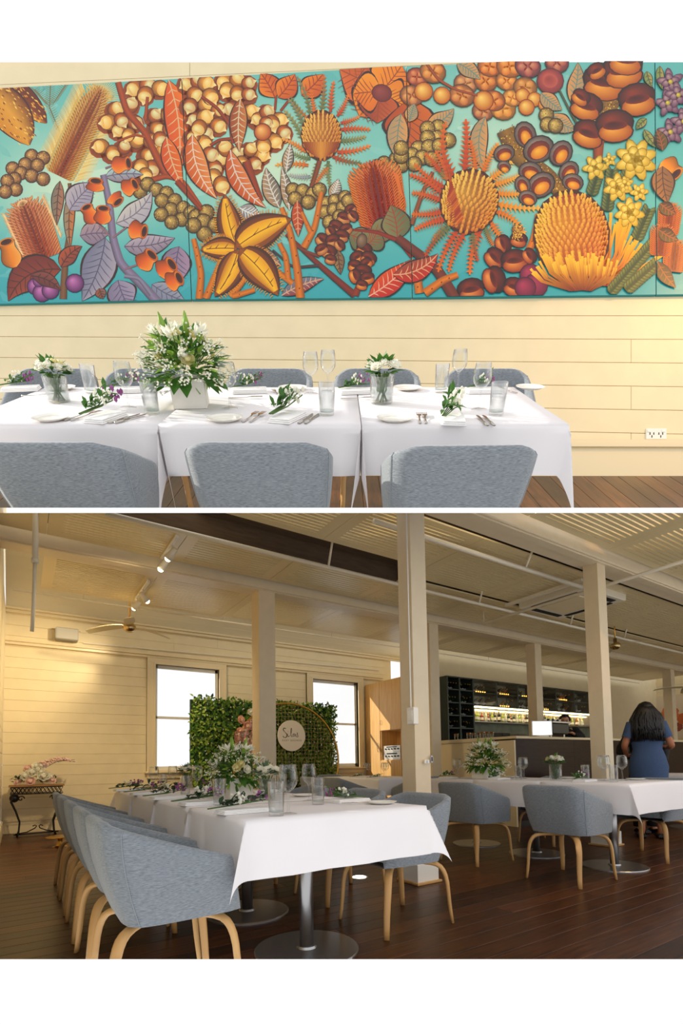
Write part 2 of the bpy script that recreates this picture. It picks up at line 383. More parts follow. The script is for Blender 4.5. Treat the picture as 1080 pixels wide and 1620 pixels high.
# background wash
_ys = [84+i*20 for i in range(21)]; _xs = [-70+i*30 for i in range(41)]
def _bgc(x, y):
    t = math.exp(-((x-110)/120)**2-((y-300)/95)**2)*.9+math.exp(-((x-430)/120)**2-((y-270)/100)**2)*.9+math.exp(-((x-790)/150)**2-((y-230)/110)**2)*.75
    c = mixc((98,178,168), (210,226,190), min(1, t)); b = max(0, (y-330)/150); return mixc(c, (48,152,160), min(1, b)*.85)
PT.put([(x, y) for y in _ys for x in _xs], [_bgc(x, y) for y in _ys for x in _xs], [(j*41+i, j*41+i+1, j*41+41+i+1, j*41+41+i) for j in range(20) for i in range(40)])
PT.begin()
for k in range(150):      # loose brush marks in the wash
    x, y = RP.uniform(-60, 1120), RP.uniform(95, 478); c = _bgc(x, y); c = mixc(c, RP.choice([(255,255,240), (20,120,140)]), RP.uniform(.04, .12)); a = RP.uniform(0, 3); l = RP.uniform(12, 40)
    PT.blade([(x-l*math.cos(a), y-l*math.sin(a)*.5), (x, y+2), (x+l*math.cos(a), y+l*math.sin(a)*.5)], [2, RP.uniform(4, 9), 1], c, c, c, k % 6)
# ---- canvas A (zoom 1)
for a, b, w, bd, ca, cc, cb in (((-70,90),(222,315),62,-.1,(226,150,56),(120,50,20),(96,36,14)), ((-60,150),(140,420),84,-.12,(206,130,44),(222,156,62),(110,52,20))):
    PT.begin(); q_ = bez(Z1(*a), Z1(*b), bd, 12); w_ = [w/3*math.sin(math.pi*min(1, .12+.88*i/12))**.7+.5 for i in range(13)]
    PT.blade(q_, [x*1.08+.6 for x in w_], (70,28,12), (70,28,12), (70,28,12), 0); PT.blade(q_, w_, ca, cc, cb, 1)
    for k in range(130):
        i = RP.randrange(1, 11); s_ = RP.uniform(-.9, .9); dx, dy = q_[i+1][0]-q_[i][0], q_[i+1][1]-q_[i][1]; l = math.hypot(dx, dy) or 1
        x, y = q_[i][0]+dx*RP.random()-dy/l*w_[i]*s_, q_[i][1]+dy*RP.random()+dx/l*w_[i]*s_; c = RP.choice([(246,196,96), (120,54,20), (226,150,60)]); PT.blade([(x, y), (x+2, y+1.5), (x+3.4, y+3.4)], [.5, .8, .2], c, c, c, 3+k % 3)
PT.begin()
for k in range(0):
    t = RP.random(); s_ = RP.uniform(-1, 1)
    if k % 2: p = Z1(20+t*180, 170+t*120+s_*(60*math.sin(math.pi*min(1, t+.1))))
    else: p = Z1(5+t*115, 215+t*175+s_*(75*math.sin(math.pi*min(1, t+.15))))
    c = mixc((244,190,90), (130,60,24), RP.random()); PT.blade([p, (p[0]+2.5, p[1]+1.5), (p[0]+4.5, p[1]+4)], [.6, .9, .3], c, c, c, 5)
for a, b in (((165,155),(235,235)), ((310,135),(250,225)), ((240,120),(235,240)), ((235,240),(285,360))):      # fine needle sprays
    PT.begin(); p0, p1 = Z1(*a), Z1(*b); stroke([p0, p1], .8, .5, (120,104,56))
    for i in range(12):
        t = i/12; x, y = p0[0]*(1-t)+p1[0]*t, p0[1]*(1-t)+p1[1]*t
        for sg in (-1, 1): PT.blade([(x, y), (x+sg*4, y-2), (x+sg*8, y-5)], [.4, .4, .1], (130,110,60), (130,110,60), (130,110,60), 1)
def fringe(base, tip, w, c, n=60, L=14):
    PT.begin(); bx, by = base; dx, dy = tip[0]-bx, tip[1]-by; l = math.hypot(dx, dy); ux, uy = dx/l, dy/l
    for k in range(n):
        t = k/n; 
        for sg in (-1, 1):
            x, y = bx+dx*t-uy*w*sg*.9, by+dy*t+ux*w*sg*.9; e = (x-uy*sg*L+ux*L*.8, y+ux*sg*L+uy*L*.8)
            cc = mixc(c, (250,236,170), RP.random()*.6); PT.blade([(x, y), ((x+e[0])/2+ux*2, (y+e[1])/2+uy*2), e], [.7, .6, .25], cc, cc, cc, k % 5)
    for k in range(24):
        a = -1.3+2.6*k/23; x, y = tip[0], tip[1]; e = (x+ux*math.cos(a)*L*1.5-uy*math.sin(a)*L*1.6, y+uy*math.cos(a)*L*1.5+ux*math.sin(a)*L*1.6)
        PT.blade([(x, y), ((x+e[0])/2, (y+e[1])/2), e], [1.4, .8, .3], c, mixc(c, (255,246,190), .4), c, 5)
fringe(Z1(285,560), Z1(470,190), 28, (226,176,84), 64, 20)
spike(Z1(280,565), Z1(475,165), 26, [(244,200,96), (176,64,22), (250,214,130)], 30, 9, 1.0)
NU = []
def draw_nuts():
    PT.begin()
    for x, y, r, a in NU: PT.ell(x-2, y+3, r*1.5, r*1.4, 0, (96,40,20), (150,70,34), n=10)
    for i, (x, y, r, a) in enumerate(NU): nut(x, y, r*(.9+.25*RP.random()), a, ((214,110,40), (200,84,34), (226,140,60))[i % 3], ((226,206,120), (206,206,140), (240,196,100))[(i*7) % 3])
    NU.clear()
for x, y, a in ((550,250,-.6),(620,230,-1.2),(515,310,3),(565,345,2.2),(640,310,.4),(480,425,3),(535,455,1.4),(590,430,-1.2),(650,400,-1),(700,465,.4),(735,280,-.9),(800,275,-.3),(745,340,.6),(805,345,.8),(770,440,.2),(790,505,.9),(720,530,1.5),(670,520,1.9),(640,150,2.6),(700,135,.2),(760,150,.3),(690,180,1.8),(575,300,1),(610,370,2),(720,400,.3),(760,390,1.2),(690,560,1.2),(830,400,.3)):
    NU.append((*Z1(x, y), 11.5, a))
draw_nuts()
for pts, w0, w1 in (([(560,120),(600,260),(690,360),(740,470),(790,560)],5,6), ([(690,300),(700,190)],3,2.4), ([(560,400),(640,370),(690,380)],2,2), ([(700,590),(790,565),(870,590),(960,720)],5,3)):
    branch([Z1(*p) for p in pts], w0, w1, (176,74,32))
mleaf(Z1(800,110), Z1(845,560), 20, -.12, (214,84,36), (236,120,52), (216,178,130), 9)
mleaf(Z1(790,380), Z1(870,620), 14, .1, (206,78,34), (224,110,48), (216,178,130), 7)
for x, y in ((150,470),(205,480),(120,510),(178,515),(60,530),(100,552),(150,565),(205,580),(70,580),(35,590),(75,630),(25,640)): ball(*Z1(x, y), 10.5, (184,98,52))
for x, y in ((665,640),(700,605),(742,632),(790,648),(768,682),(830,682),(812,725),(765,748),(870,718),(862,772),(815,785),(905,740)): ball(*Z1(x, y), 11, (176,122,50))
for x, y in ((930,760),(980,738),(965,782),(1022,800),(970,842),(918,800)): ball(*Z1(x, y), 12, (176,122,50))
spike(Z1(210,960), Z1(110,700), 34, [(240,150,90), (176,54,30), (248,190,130)], 18, 10, .8)
fringe(Z1(200,900), Z1(110,705), 36, (236,176,120), 30, 6)
mleaf(Z1(285,590), Z1(270,800), 9, .05, (120,110,90), (170,110,80), (90,60,50), 6)
branch([Z1(*p) for p in ((300,1150),(310,960),(345,760),(330,600))], 6, 3, (128,84,52))
mleaf(Z1(345,620), Z1(335,920), 8, .08, (140,128,100), (196,112,60), (100,60,40), 7)
mleaf(Z1(330,730), Z1(450,600), 20, -.1, (150,142,156), (178,166,168), (110,96,116), 7)
mleaf(Z1(500,570), Z1(680,560), 12, -.1, (140,120,130), (170,196,190), (100,90,110), 5)
mleaf(Z1(550,790), Z1(720,640), 17, .25, (168,160,166), (196,186,176), (120,110,120), 6)
mleaf(Z1(380,850), Z1(520,840), 17, -.1, (130,112,128), (168,140,140), (98,80,100), 5)
mleaf(Z1(500,860), Z1(390,1160), 26, -.12, (112,112,132), (160,150,160), (84,78,100), 9)
mleaf(Z1(590,900), Z1(830,860), 16, .12, (132,116,128), (176,160,168), (96,82,100), 7)
mleaf(Z1(850,900), Z1(840,1090), 22, .1, (124,110,130), (160,130,150), (92,80,104), 7)
mleaf(Z1(560,1060), Z1(620,1200), 22, .1, (124,112,134), (156,142,160), (92,82,110), 6)
mleaf(Z1(720,1080), Z1(880,1160), 16, .1, (120,122,140), (150,150,160), (92,90,110), 6)
branch([Z1(*p) for p in ((490,560),(520,700),(535,860),(570,980),(680,1090),(760,1180))], 5, 8, (140,124,148))
branch([Z1(*p) for p in ((590,1040),(660,1050),(720,1130))], 3, 4, (140,130,150))
for p in (((500,530),(540,515)), ((535,860),(600,810)), ((520,850),(470,800)), ((590,1010),(660,985))): branch([Z1(*q) for q in p], 1.6, 1.6, (150,112,120))
for a, b, r in (((530,520),(610,505),13),((580,635),(640,605),13),((450,640),(455,590),14),((530,655),(560,690),13),((450,790),(410,715),12),((485,795),(490,720),13),((610,815),(685,830),14),((660,1000),(720,940),15),((750,1030),(815,985),16),((790,1080),(850,1050),15)): cup(*Z1(*a), *Z1(*b), r)
mleaf(Z1(290,1010), Z1(40,1160), 26, .38, (110,40,32), (150,66,44), (70,28,24), 8)
mleaf(Z1(290,1000), Z1(390,900), 12, -.2, (130,60,46), (170,80,50), (80,34,28), 5)
cup(*Z1(70,1000), *Z1(30,880), 15, (230,130,50))
for x, y, r in ((170,1090,13),(200,1120,14),(240,1110,13),(355,1075,14),(185,1065,9)):
    PT.begin(); PT.ell(*Z1(x, y), r, r, 0, (196,120,170), (84,30,84), edge=(50,18,50))
mleaf(Z1(150,1040), Z1(290,1110), 10, -.2, (96,44,40), (130,66,54), (70,30,30), 5)
mleaf(Z1(470,1100), Z1(490,1150), 8, 0, (150,80,50), (130,90,80), (90,50,40), 4)
# ---- canvas B (zoom 2)
for x, y, a in ((50,120,2.6),(95,110,-1.2),(130,120,.2),(80,170,.6),(60,220,1.9),(130,215,-.5),(185,240,.2),(85,285,2.8),(125,275,-.5),(185,310,.6),(125,345,.5),(120,390,.8),(75,360,2.4),(70,425,2.8),(105,465,1.6),(190,465,-.6),(170,500,1.2),(165,540,1.7),(200,575,1.2),(245,235,2.9),(215,110,2.2),(270,105,-1),(320,120,-.3),(225,150,2),(270,165,1.4),(320,170,.3),(330,250,-.4),(365,280,2.6),(405,250,-.6),(460,285,.1),(425,300,1.2),(480,340,.8),(440,380,.9),(220,415,-2),(265,440,-.7),(380,440,.4),(330,420,-1),(350,480,.8),(150,180,1),(100,320,2),(150,440,.4),(290,480,1.2),(300,560,.9),(400,300,.4),(390,400,1.6)): NU.append((*Z2(x, y), 11.5, a))
draw_nuts()
for x, y, r in ((385,340,13),(310,525,12),(330,600,13)):
    PT.begin(); PT.ell(*Z2(x, y), r, r, 0, (250,190,110), (170,70,30), edge=(92,36,16))
for pts, w0, w1 in (([(110,180),(180,230),(240,310),(250,390)],2.5,3), ([(150,400),(190,375),(245,370)],2.6,2.6), ([(310,470),(350,580),(380,650)],7,4), ([(440,240),(445,180)],2,2), ([(500,200),(465,245)],2,2), ([(0,560),(110,690)],5,3)):
    branch([Z2(*p) for p in pts], w0, w1, (158,62,30))
mleaf(Z2(70,350), Z2(180,640), 17, .22, (200,90,44), (226,140,80), (226,200,170), 9)
mleaf(Z2(285,190), Z2(280,430), 13, .06, (150,70,36), (196,120,66), (214,190,150), 8)
mleaf(Z2(240,420), Z2(400,680), 15, .25, (190,80,40), (220,130,80), (214,200,180), 9)
for a, b in (((440,185),(375,75)), ((455,185),(530,80)), ((560,175),(655,80))):
    mleaf(Z2(*a), Z2(*b), 17, .08, (196,84,30), (230,128,50), (150,54,24), 5)
# lobed orange bloom at the top edge
for tx, ty, w, ca, cb in ((730,60,36,(190,84,44),(214,110,60)), (860,30,34,(176,74,50),(206,100,56)), (1010,40,36,(226,120,44),(240,146,60)), (820,270,34,(236,140,50),(214,104,44)), (1020,220,32,(240,160,60),(226,126,44)), (900,300,30,(150,60,44),(190,90,50)), (790,170,30,(240,150,60),(220,110,50))):
    mleaf(Z2(915,160), Z2(tx, ty), w, .05, ca, cb, (150,70,40), 6)
PT.begin(); PT.ell(*Z2(920,165), 15, 13, .3, (150,70,60), (110,40,36), edge=(90,34,28))
mleaf(Z2(1030,200), Z2(1010,460), 40, -.2, (176,76,40), (206,104,50), (120,60,40), 8)
# feathered leaves around the round protea
for a, b, w, bd, c, c2 in (((600,270),(540,90),5,.1,GR,(150,120,80)),((620,260),(600,150),5,0,OR,OR),((650,250),(660,80),6,.05,GR,(214,110,60)),((690,250),(705,110),6,-.06,RD,(232,120,60)),((720,270),(770,170),6,.1,RD,(236,130,70)),((735,300),(820,270),6,.1,RD,(236,140,70)),((735,330),(870,330),7,-.08,RD,(226,120,60)),((730,380),(850,360),7,.08,GR,(170,150,90)),((720,430),(870,400),7,.12,(206,72,40),(236,140,70)),((700,450),(830,480),7,.1,RD,GR),((680,470),(690,590),6,.1,GR,(140,140,90)),((640,470),(600,600),5,.1,GR,(190,120,70)),((600,460),(500,420),6,-.15,GR,(150,160,110)),((580,430),(470,370),6,.1,OR,(240,170,90)),((570,380),(480,240),6,.1,GR,(170,150,90)),((575,330),(500,190),6,.1,GR,(150,130,90)),((590,490),(440,490),6,.1,OR,(240,170,80)),((600,540),(500,530),6,-.15,(140,150,150),(180,180,170)),((680,500),(620,580),6,.1,(196,120,60),OR),((610,300),(510,180),5,-.1,OR,GR)):
    saw(Z2(*a), Z2(*b), w, bd, c, c2)
branch([Z2(*p) for p in ((640,470),(620,540),(590,620))], 4, 3, (140,70,36))
scaleball(*Z2(648,355), 30, 37, 0, [(250,196,100), (186,84,30), (250,190,90)], 11, 13, sz=.9)
PT.begin()
for k in range(20):
    t = k/19*2-1; x0, y0 = Z2(648+t*78, 385); x1, y1 = Z2(648+t*42, 462-abs(t)*22); c = mixc((240,160,70), (150,60,26), abs(t)); PT.blade([(x0, y0), ((x0+x1)/2+t*3, (y0+y1)/2), (x1, y1)], [1.6, 1.6, .6], dk(c, .7), c, dk(c, .8), k % 4)
for a, b, w, bd in (((460,680),(400,500),13,-.1), ((505,690),(470,500),9,.05), ((490,520),(510,390),8,0), ((690,640),(725,550),9,.1)): mleaf(Z2(*a), Z2(*b), w, bd, (110,104,90), (180,140,100), (214,206,190), 8)
mleaf(Z2(280,680), Z2(380,720), 13, .1, (110,110,110), (160,150,140), (220,220,210), 7)
for x, y in ((520,600),(565,605),(610,620),(530,640),(590,655),(640,600),(670,660),(710,650),(755,635),(665,700),(705,690),(745,680),(770,650),(685,745),(730,720),(930,480),(985,460),(1010,490),(970,510),(900,495)): ball(*Z2(x, y), 11, (186,130,54))
spike(Z2(930,760), Z2(880,500), 40, [(240,124,50), (186,36,24), (246,160,90)], 20, 10, .9, (110,20,16))
PT.begin()
for k in range(26):
    t = k/25; x0, y0 = Z2(970+t*30, 520+t*90); x1, y1 = Z2(1000+t*30, 560+t*120); PT.blade([(x0, y0), ((x0+x1)/2+3, (y0+y1)/2-2), (x1, y1)], [.7, .7, .3], RD, (236,140,70), RD, k % 3)
for a, b, w, bd in (((870,790),(1000,800),18,-.2), ((990,820),(960,670),22,.1), ((770,800),(880,880),18,-.2), ((850,850),(900,780),20,.2)): mleaf(Z2(*a), Z2(*b), w, bd, (96,100,62), (130,120,74), (150,70,44), 6)
branch([Z2(*p) for p in ((1060,900),(1000,830),(900,790),(790,780))], 5, 2, (150,50,34))
branch([Z2(*p) for p in ((490,800),(620,920),(700,990),(800,1075))], 3, 6, (130,48,32))
branch([Z2(*p) for p in ((430,870),(520,950),(640,940))], 1.5, 2.5, (74,56,50)); branch([Z2(*p) for p in ((500,820),(560,870),(640,900))], 2, 2.5, (130,60,40)); branch([Z2(*p) for p in ((800,1075),(830,1000))], 6, 4, (150,56,34))
mleaf(Z2(860,1080), Z2(1060,910), 17, .1, (186,40,32), (214,84,50), (226,170,140), 9)
mleaf(Z2(470,1075), Z2(660,1000), 11, -.1, (150,60,60), (96,120,130), (206,160,130), 8)
mleaf(Z2(350,870), Z2(470,945), 9, -.1, (150,70,50), (110,100,90), (206,170,140), 6); mleaf(Z2(720,870), Z2(735,980), 8, 0, (150,120,70), (120,90,60), (90,50,40), 5)
mleaf(Z2(540,650), Z2(545,810), 9, 0, (190,80,44), (160,60,40), (220,150,110), 6)
for pts, w0, w1 in (([(100,1090),(110,980),(90,880),(75,820)],6,4), ([(130,1090),(165,1000),(200,920)],6,4), ([(240,1080),(290,1020),(330,960)],6,4), ([(555,1090),(540,950),(510,790),(470,680)],7,4), ([(570,860),(620,770),(650,610)],6,4), ([(520,1020),(440,960),(390,890)],5,4), ([(500,1000),(490,900),(460,840)],5,4), ([(250,1080),(350,1050)],5,4), ([(600,790),(560,700)],4,3)): coral([Z2(*p) for p in pts], w0, w1)
# open star pod
for b, tip, w, bd in (((270,860),(215,620),19,-.08), ((265,860),(515,730),26,-.1), ((270,865),(105,870),17,.05), ((275,870),(170,1080),20,-.12), ((280,870),(455,1075),25,-.1)):
    PT.begin(); p0, p1 = Z2(*b), Z2(*tip); pts = bez(p0, p1, bd, 12); ws = [w*math.sin(math.pi*(i/12)**.75)**.8+.6 for i in range(13)]
    for i in range(1, 12):
        a, c_ = pts[i], pts[i+1]; dx, dy = c_[0]-a[0], c_[1]-a[1]; l = math.hypot(dx, dy) or 1; dx /= l; dy /= l
        for sg in (1, -1):
            for j in (0, .5): x, y = a[0]+dx*l*j-dy*ws[i]*sg*1.0, a[1]+dy*l*j+dx*ws[i]*sg; PT.blade([(x, y), (x-dy*sg*3, y+dx*sg*3), (x-dy*sg*6+dx*2, y+dx*sg*6+dy*2)], [1, .7, .2], (200,120,40), (226,150,60), (200,120,40), 0)
    PT.blade(pts, [x*1.05 for x in ws], (70,34,14), (100,50,20), (70,34,14), 1)
    PT.blade(pts, [x*.85 for x in ws], (130,66,24), (150,80,30), (100,48,20), 2)
    PT.blade(pts[1:-1], [x*.58 for x in ws[1:-1]], (196,116,24), (250,190,60), (226,150,40), 4)
    PT.blade(pts[1:-2], [.8]*10, (150,80,20), (120,60,16), (150,80,20), 5)
    for i in (4, 7, 9): PT.blade([pts[i], (pts[i][0]+ws[i]*.2, pts[i][1]-ws[i]*.25), (pts[i][0]+ws[i]*.34, pts[i][1]-ws[i]*.45)], [.7, .5, .2], (90,44,14), (90,44,14), (90,44,14), 6)
for x, y, r, a in ((780,690,9,-.6),(750,730,11,.3),(790,720,9,.8),(715,770,12,.5),(760,780,10,-.4),(690,790,9,1),(740,810,11,.2),(655,830,12,.7),(700,830,11,-.3),(680,880,12,.4),(730,850,9,1),(650,870,10,-.5),(690,915,9,.2)): pod(*Z2(x, y), r, a, (110,44,28), (206,120,70))
for x, y, r, a in ((840,870,12,.3),(810,905,11,-.5),(860,910,12,.4),(800,945,11,.2),(850,935,10,-.7),(835,970,13,.1),(800,990,11,1.2),(855,1000,11,-.2),(830,1030,9,.2)): pod(*Z2(x, y), r, a, (96,30,18), (236,120,50))
PT.begin(); PT.ell(*Z2(830,830), 8, 11, .2, (150,120,90), (90,60,40), edge=(60,36,24))
# ---- canvas C (zoom 3)
for x, y, r, c in ((70,80,20,(196,84,60)),(50,150,22,(206,120,70)),(130,60,24,(226,130,60)),(255,105,22,(206,130,84)),(240,150,24,(214,120,60)),(330,95,22,(226,120,50)),(320,210,20,(196,110,70)),(410,95,20,(240,140,60)),(395,200,24,(240,150,60)),(345,40,22,(236,120,50)),(420,40,24,(240,130,50)),(490,40,24,(170,70,74)),(600,25,22,(176,76,72)),(430,160,18,(250,160,70)),(360,170,22,(226,116,50)),(480,120,22,(214,130,60))):
    PT.begin(); r *= .82; PT.ell(*Z3(x, y), r, r*.85, .3, mixc(c, (250,206,120), .35), dk(c, .6), edge=dk(c, .45))
    for q in range(4): a_ = q*1.57+x; PT.ell(Z3(x, y)[0]+math.cos(a_)*r*.45, Z3(x, y)[1]+math.sin(a_)*r*.4, r*.42, r*.36, a_, mixc(c, (255,216,130), .5), mixc(c, (120,50,30), .25), lv=3, n=9)
for x, y, r in ((95,135,14),(165,150,13),(322,170,15),(470,150,11),(515,165,11),(485,195,12),(555,185,10)):
    PT.begin(); PT.ell(*Z3(x, y), r, r, 0, (252,206,110), (190,96,34), edge=(120,54,20))
PT.begin(); PT.ell(*Z3(575,95), 20, 19, 0, (206,96,80), (130,50,50), edge=(90,40,36)); PT.ell(*Z3(575,95), 12, 11, 0, (150,60,54), (190,90,76), lv=3)
branch([Z3(*p) for p in ((100,20),(150,90),(220,130),(300,150))], 2.5, 2, (170,80,44)); branch([Z3(*p) for p in ((610,130),(650,210),(700,300))], 1.6, 2, (90,90,64))
for a, b, w, bd in (((100,270),(210,200),14,.2), ((330,230),(330,440),13,.25), ((220,25),(310,90),12,-.1), ((655,180),(680,25),13,.1), ((580,220),(675,280),14,.2), ((540,140),(620,205),12,.1), ((10,220),(0,400),16,.1), ((40,250),(60,180),10,0)): mleaf(Z3(*a), Z3(*b), w, bd, (170,140,100), (214,150,90), (110,130,110), 8)
for x, y in ((150,270),(110,275),(190,320),(150,310),(110,310),(75,350),(115,345),(155,340),(50,375),(90,385),(125,390),(60,410),(10,380),(10,350),(560,225),(565,260),(595,265)): ball(*Z3(x, y), 11.5, (206,150,60))
branch([Z3(*p) for p in ((-5,690),(60,740),(140,800),(215,920))], 7, 9, (120,52,36))
branch([Z3(*p) for p in ((50,640),(90,520),(130,440))], 4, 3, (150,80,44))
coral([Z3(*p) for p in ((80,900),(70,830),(90,790))], 7, 6); coral([Z3(*p) for p in ((100,900),(170,850),(225,830))], 7, 5); coral([Z3(*p) for p in ((480,770),(515,690),(530,600))], 6, 5)
mleaf(Z3(-20,830), Z3(150,750), 16, .25, (190,44,32), (150,70,50), (220,160,120), 8)
for a, b, w, bd, c, c2 in (((190,480),(140,360),9,.1,RD,OR),((210,460),(180,250),9,-.25,RD,OR),((250,440),(255,240),10,.05,RD,(226,90,40)),((290,440),(270,320),8,.1,OR,OR),((320,445),(380,330),8,-.1,OR,(244,160,70)),((345,470),(440,390),9,.05,(240,140,50),(250,190,90)),((360,490),(470,450),9,.05,(240,140,50),(250,180,80)),((365,520),(500,520),9,.08,(240,130,44),(250,180,80)),((370,560),(560,575),8,.1,(240,140,50),(250,190,90)),((365,590),(480,680),8,-.25,OR,(250,170,70)),((350,630),(430,730),8,.1,OR,(244,160,60)),((330,650),(360,720),7,.1,GR,OR),((310,660),(270,830),9,.12,RD,(236,120,50)),((280,670),(300,780),7,.05,GR,RD),((250,670),(190,820),8,.1,RD,OR),((225,660),(150,820),8,.1,RD,OR),((200,640),(130,700),8,.1,GR,OR),((180,620),(60,660),9,.1,RD,(236,110,50)),((170,590),(50,600),9,-.1,RD,OR),((165,550),(50,520),9,.1,RD,OR),((165,520),(40,450),9,.12,RD,(226,90,40)),((175,500),(60,410),8,-.1,RD,OR),((190,650),(100,760),8,.1,GR,RD),((150,430),(190,470),6,.1,GR,OR),((160,440),(100,370),8,.05,RD,OR)): saw(Z3(*a), Z3(*b), w, bd, c, c2, 11)
scaleball(*Z3(268,552), 43, 48, .25, [(252,206,96), (196,84,24), (252,206,100)], 13, 14, sz=.95)
PT.begin()
for k in range(26):
    t = k/25*2-1; x0, y0 = Z3(215+t*30, 520+t*95); x1, y1 = Z3(175+abs(t)*30, 560+t*90); c = mixc((230,120,40), (170,50,20), RP.random()); PT.blade([(x0, y0), ((x0+x1)/2, (y0+y1)/2+2), (x1, y1)], [1.6, 1.3, .4], dk(c, .7), c, dk(c, .8), k % 4)
# big seed cones
def conecore(pts, w, c=(150,104,40)):
    PT.begin(); stroke(pts, w, w*.8, c); PT.lay += 1
    for k in range(160):
        i = RP.randrange(len(pts)-1); t = RP.random(); x = pts[i][0]*(1-t)+pts[i+1][0]*t+RP.uniform(-w, w)*.85; y = pts[i][1]*(1-t)+pts[i+1][1]*t+RP.uniform(-w, w)*.85
        cc = RP.choice([(240,196,96), (90,44,22), (214,150,60)]); PT.put([(x-1, y), (x, y-1.3), (x+1, y), (x, y+1.3)], [cc]*4, [(0, 1, 2, 3)], k % 4)
conecore([Z3(*p) for p in ((405,280),(450,380),(560,450),(620,520))], 15)
for x, y, r, a in ((400,370,16,-.3),(480,300,20,1.3),(530,355,24,-.5),(615,370,20,-1),(645,440,17,-.9),(660,480,16,.2),(500,440,18,.2),(540,490,22,-.6),(470,490,14,1.2),(490,540,14,.3),(400,420,10,.2)):
    PT.begin(); PT.ell(*Z3(x, y), r, r*.82, a, (170,150,130), (84,66,58), edge=(44,26,20)); PT.ell(*Z3(x, y+4), r*.8, r*.6, a, (150,60,30), (90,30,20), lv=3); PT.ell(*Z3(x+3, y+12), r*.6, r*.4, a, (250,180,70), (206,110,40), lv=5)
conecore([Z3(*p) for p in ((780,50),(800,200),(740,270))], 18)
conecore([Z3(*p) for p in ((880,20),(880,130))], 10)
branch([Z3(*p) for p in ((760,300),(755,400))], 9, 7, (170,80,40))
for x, y, r, a in ((780,105,32,.1),(850,60,30,-.2),(710,195,24,.3),(905,170,28,-.2),(720,300,24,.3),(820,270,28,-.1),(860,20,26,.1),(750,60,14,-.5),(690,160,14,.6)): pod(*Z3(x, y), r, a, (110,34,22), (240,130,40))
for x, y, r, a in ((395,715,14,1.2),(365,770,17,.8),(455,700,13,.2),(440,780,20,-.1),(360,850,20,1.3),(440,880,17,.3),(275,890,20,-.2),(495,760,12,1)): pod(*Z3(x, y), r, a, (84,22,20), (206,84,40))
conecore([Z3(*p) for p in ((450,650),(450,690))], 9, (170,90,40))
for x, y, r in ((500,830,16),(520,870,18),(480,880,16)):
    PT.begin(); PT.ell(*Z3(x, y), r, r, 0, (170,60,84), (96,24,50), edge=(70,16,36))
# large yellow waratah
for k in range(46):
    if k % 23 == 0: PT.begin()
    a = -.35+1.5*(k/45); x0, y0 = Z3(760+RP.uniform(-30, 30), 870); R_ = RP.uniform(95, 150); x1, y1 = x0+R_*math.sin(a)*.75, y0-R_*math.cos(a)*.8
    PT.blade([(x0, y0), ((x0+x1)/2+7, (y0+y1)/2+4), (x1, y1)], [2.2, 1.6, 2.4], (120,30,16), (180,66,24), (140,44,20), k % 6, tip=(250,180,60))
scaleball(*Z3(655,680), 56, 66, -.12, [(250,196,70), (196,70,26), (252,210,110)], 17, 17, sz=1.0, dark=(150,50,20))
PT.begin()
for k in range(60):
    t = k/59*2-1; x0, y0 = Z3(690+t*40, 890); x1, y1 = Z3(665+t*165, 790-30*(1-t*t)+RP.uniform(-20, 40)); c = mixc((170,60,22), (120,36,16), RP.random())
    PT.blade([(x0, y0), ((x0*.4+x1*.6)+t*10, (y0+y1)/2), (x1, y1)], [1.6, 1.4, 2.0], dk(c, .6), c, dk(c, .75), k % 6, tip=(250,190,70))
for a, b in (((800,900),(975,700)), ((860,890),(975,790)), ((730,530),(770,400)), ((790,590),(810,430)), ((850,480),(870,440)), ((900,700),(950,580))):
    PT.begin(); p0, p1 = Z3(*a), Z3(*b); stroke([p0, p1], 2.5, 1.5, (60,70,30)); n = max(4, int(math.hypot(p1[0]-p0[0], p1[1]-p0[1])/5))
    for i in range(n):
        t = i/n; x, y = p0[0]*(1-t)+p1[0]*t, p0[1]*(1-t)+p1[1]*t; dx, dy = (p1[0]-p0[0])/n, (p1[1]-p0[1])/n
        for sg in (-1, 1): PT.ell(x-dy*1.1*sg+dx, y+dx*1.1*sg+dy, 6.5, 3.4, math.atan2(dy+dx*sg*.9, dx-dy*sg*.9), (130,130,60), (44,60,30), lv=1+i % 4, n=8)
for x, y, r, n in ((900,395,29,8),(745,425,18,6),(800,395,10,5),(830,500,20,7),(860,490,12,5),(912,518,13,6),(875,595,21,7)): flower(*Z3(x, y), r, n, (250,196,56))
for a, b in (((940,60),(960,120)), ((990,40),(1000,130)), ((930,280),(980,350)), ((940,240),(900,280))):
    mleaf(Z3(*a), Z3(*b), 6, .1, (120,140,70), (170,150,80), (90,90,50), 4)
# ---- canvas D (purple bells and orange heads at the edge)
for x, y in ((1030,100),(1020,180),(1030,290),(1060,150),(1080,250)): flower(*Z3(x, y), 19, 5, (120,60,96), (240,210,80))
cup(*Z3(1000,400), *Z3(1050,450), 17, (236,140,50)); mleaf(Z3(1000,420), Z3(1020,560), 17, .1, (170,110,60), (130,90,60), (90,60,40), 6)
for x, y in ((1020,620),(1040,760),(990,700)): spike(Z3(x, y+60), Z3(x+10, y-50), 17, [(236,120,50), (170,50,24), (240,160,80)], 14, 8, 1.2)
for a, b in (((990,560),(1050,600)), ((980,780),(1050,880)), ((985,660),(1060,700)), ((1000,360),(975,280))): mleaf(Z3(*a), Z3(*b), 10, .1, (110,84,40), (80,50,30), (160,90,50), 5)

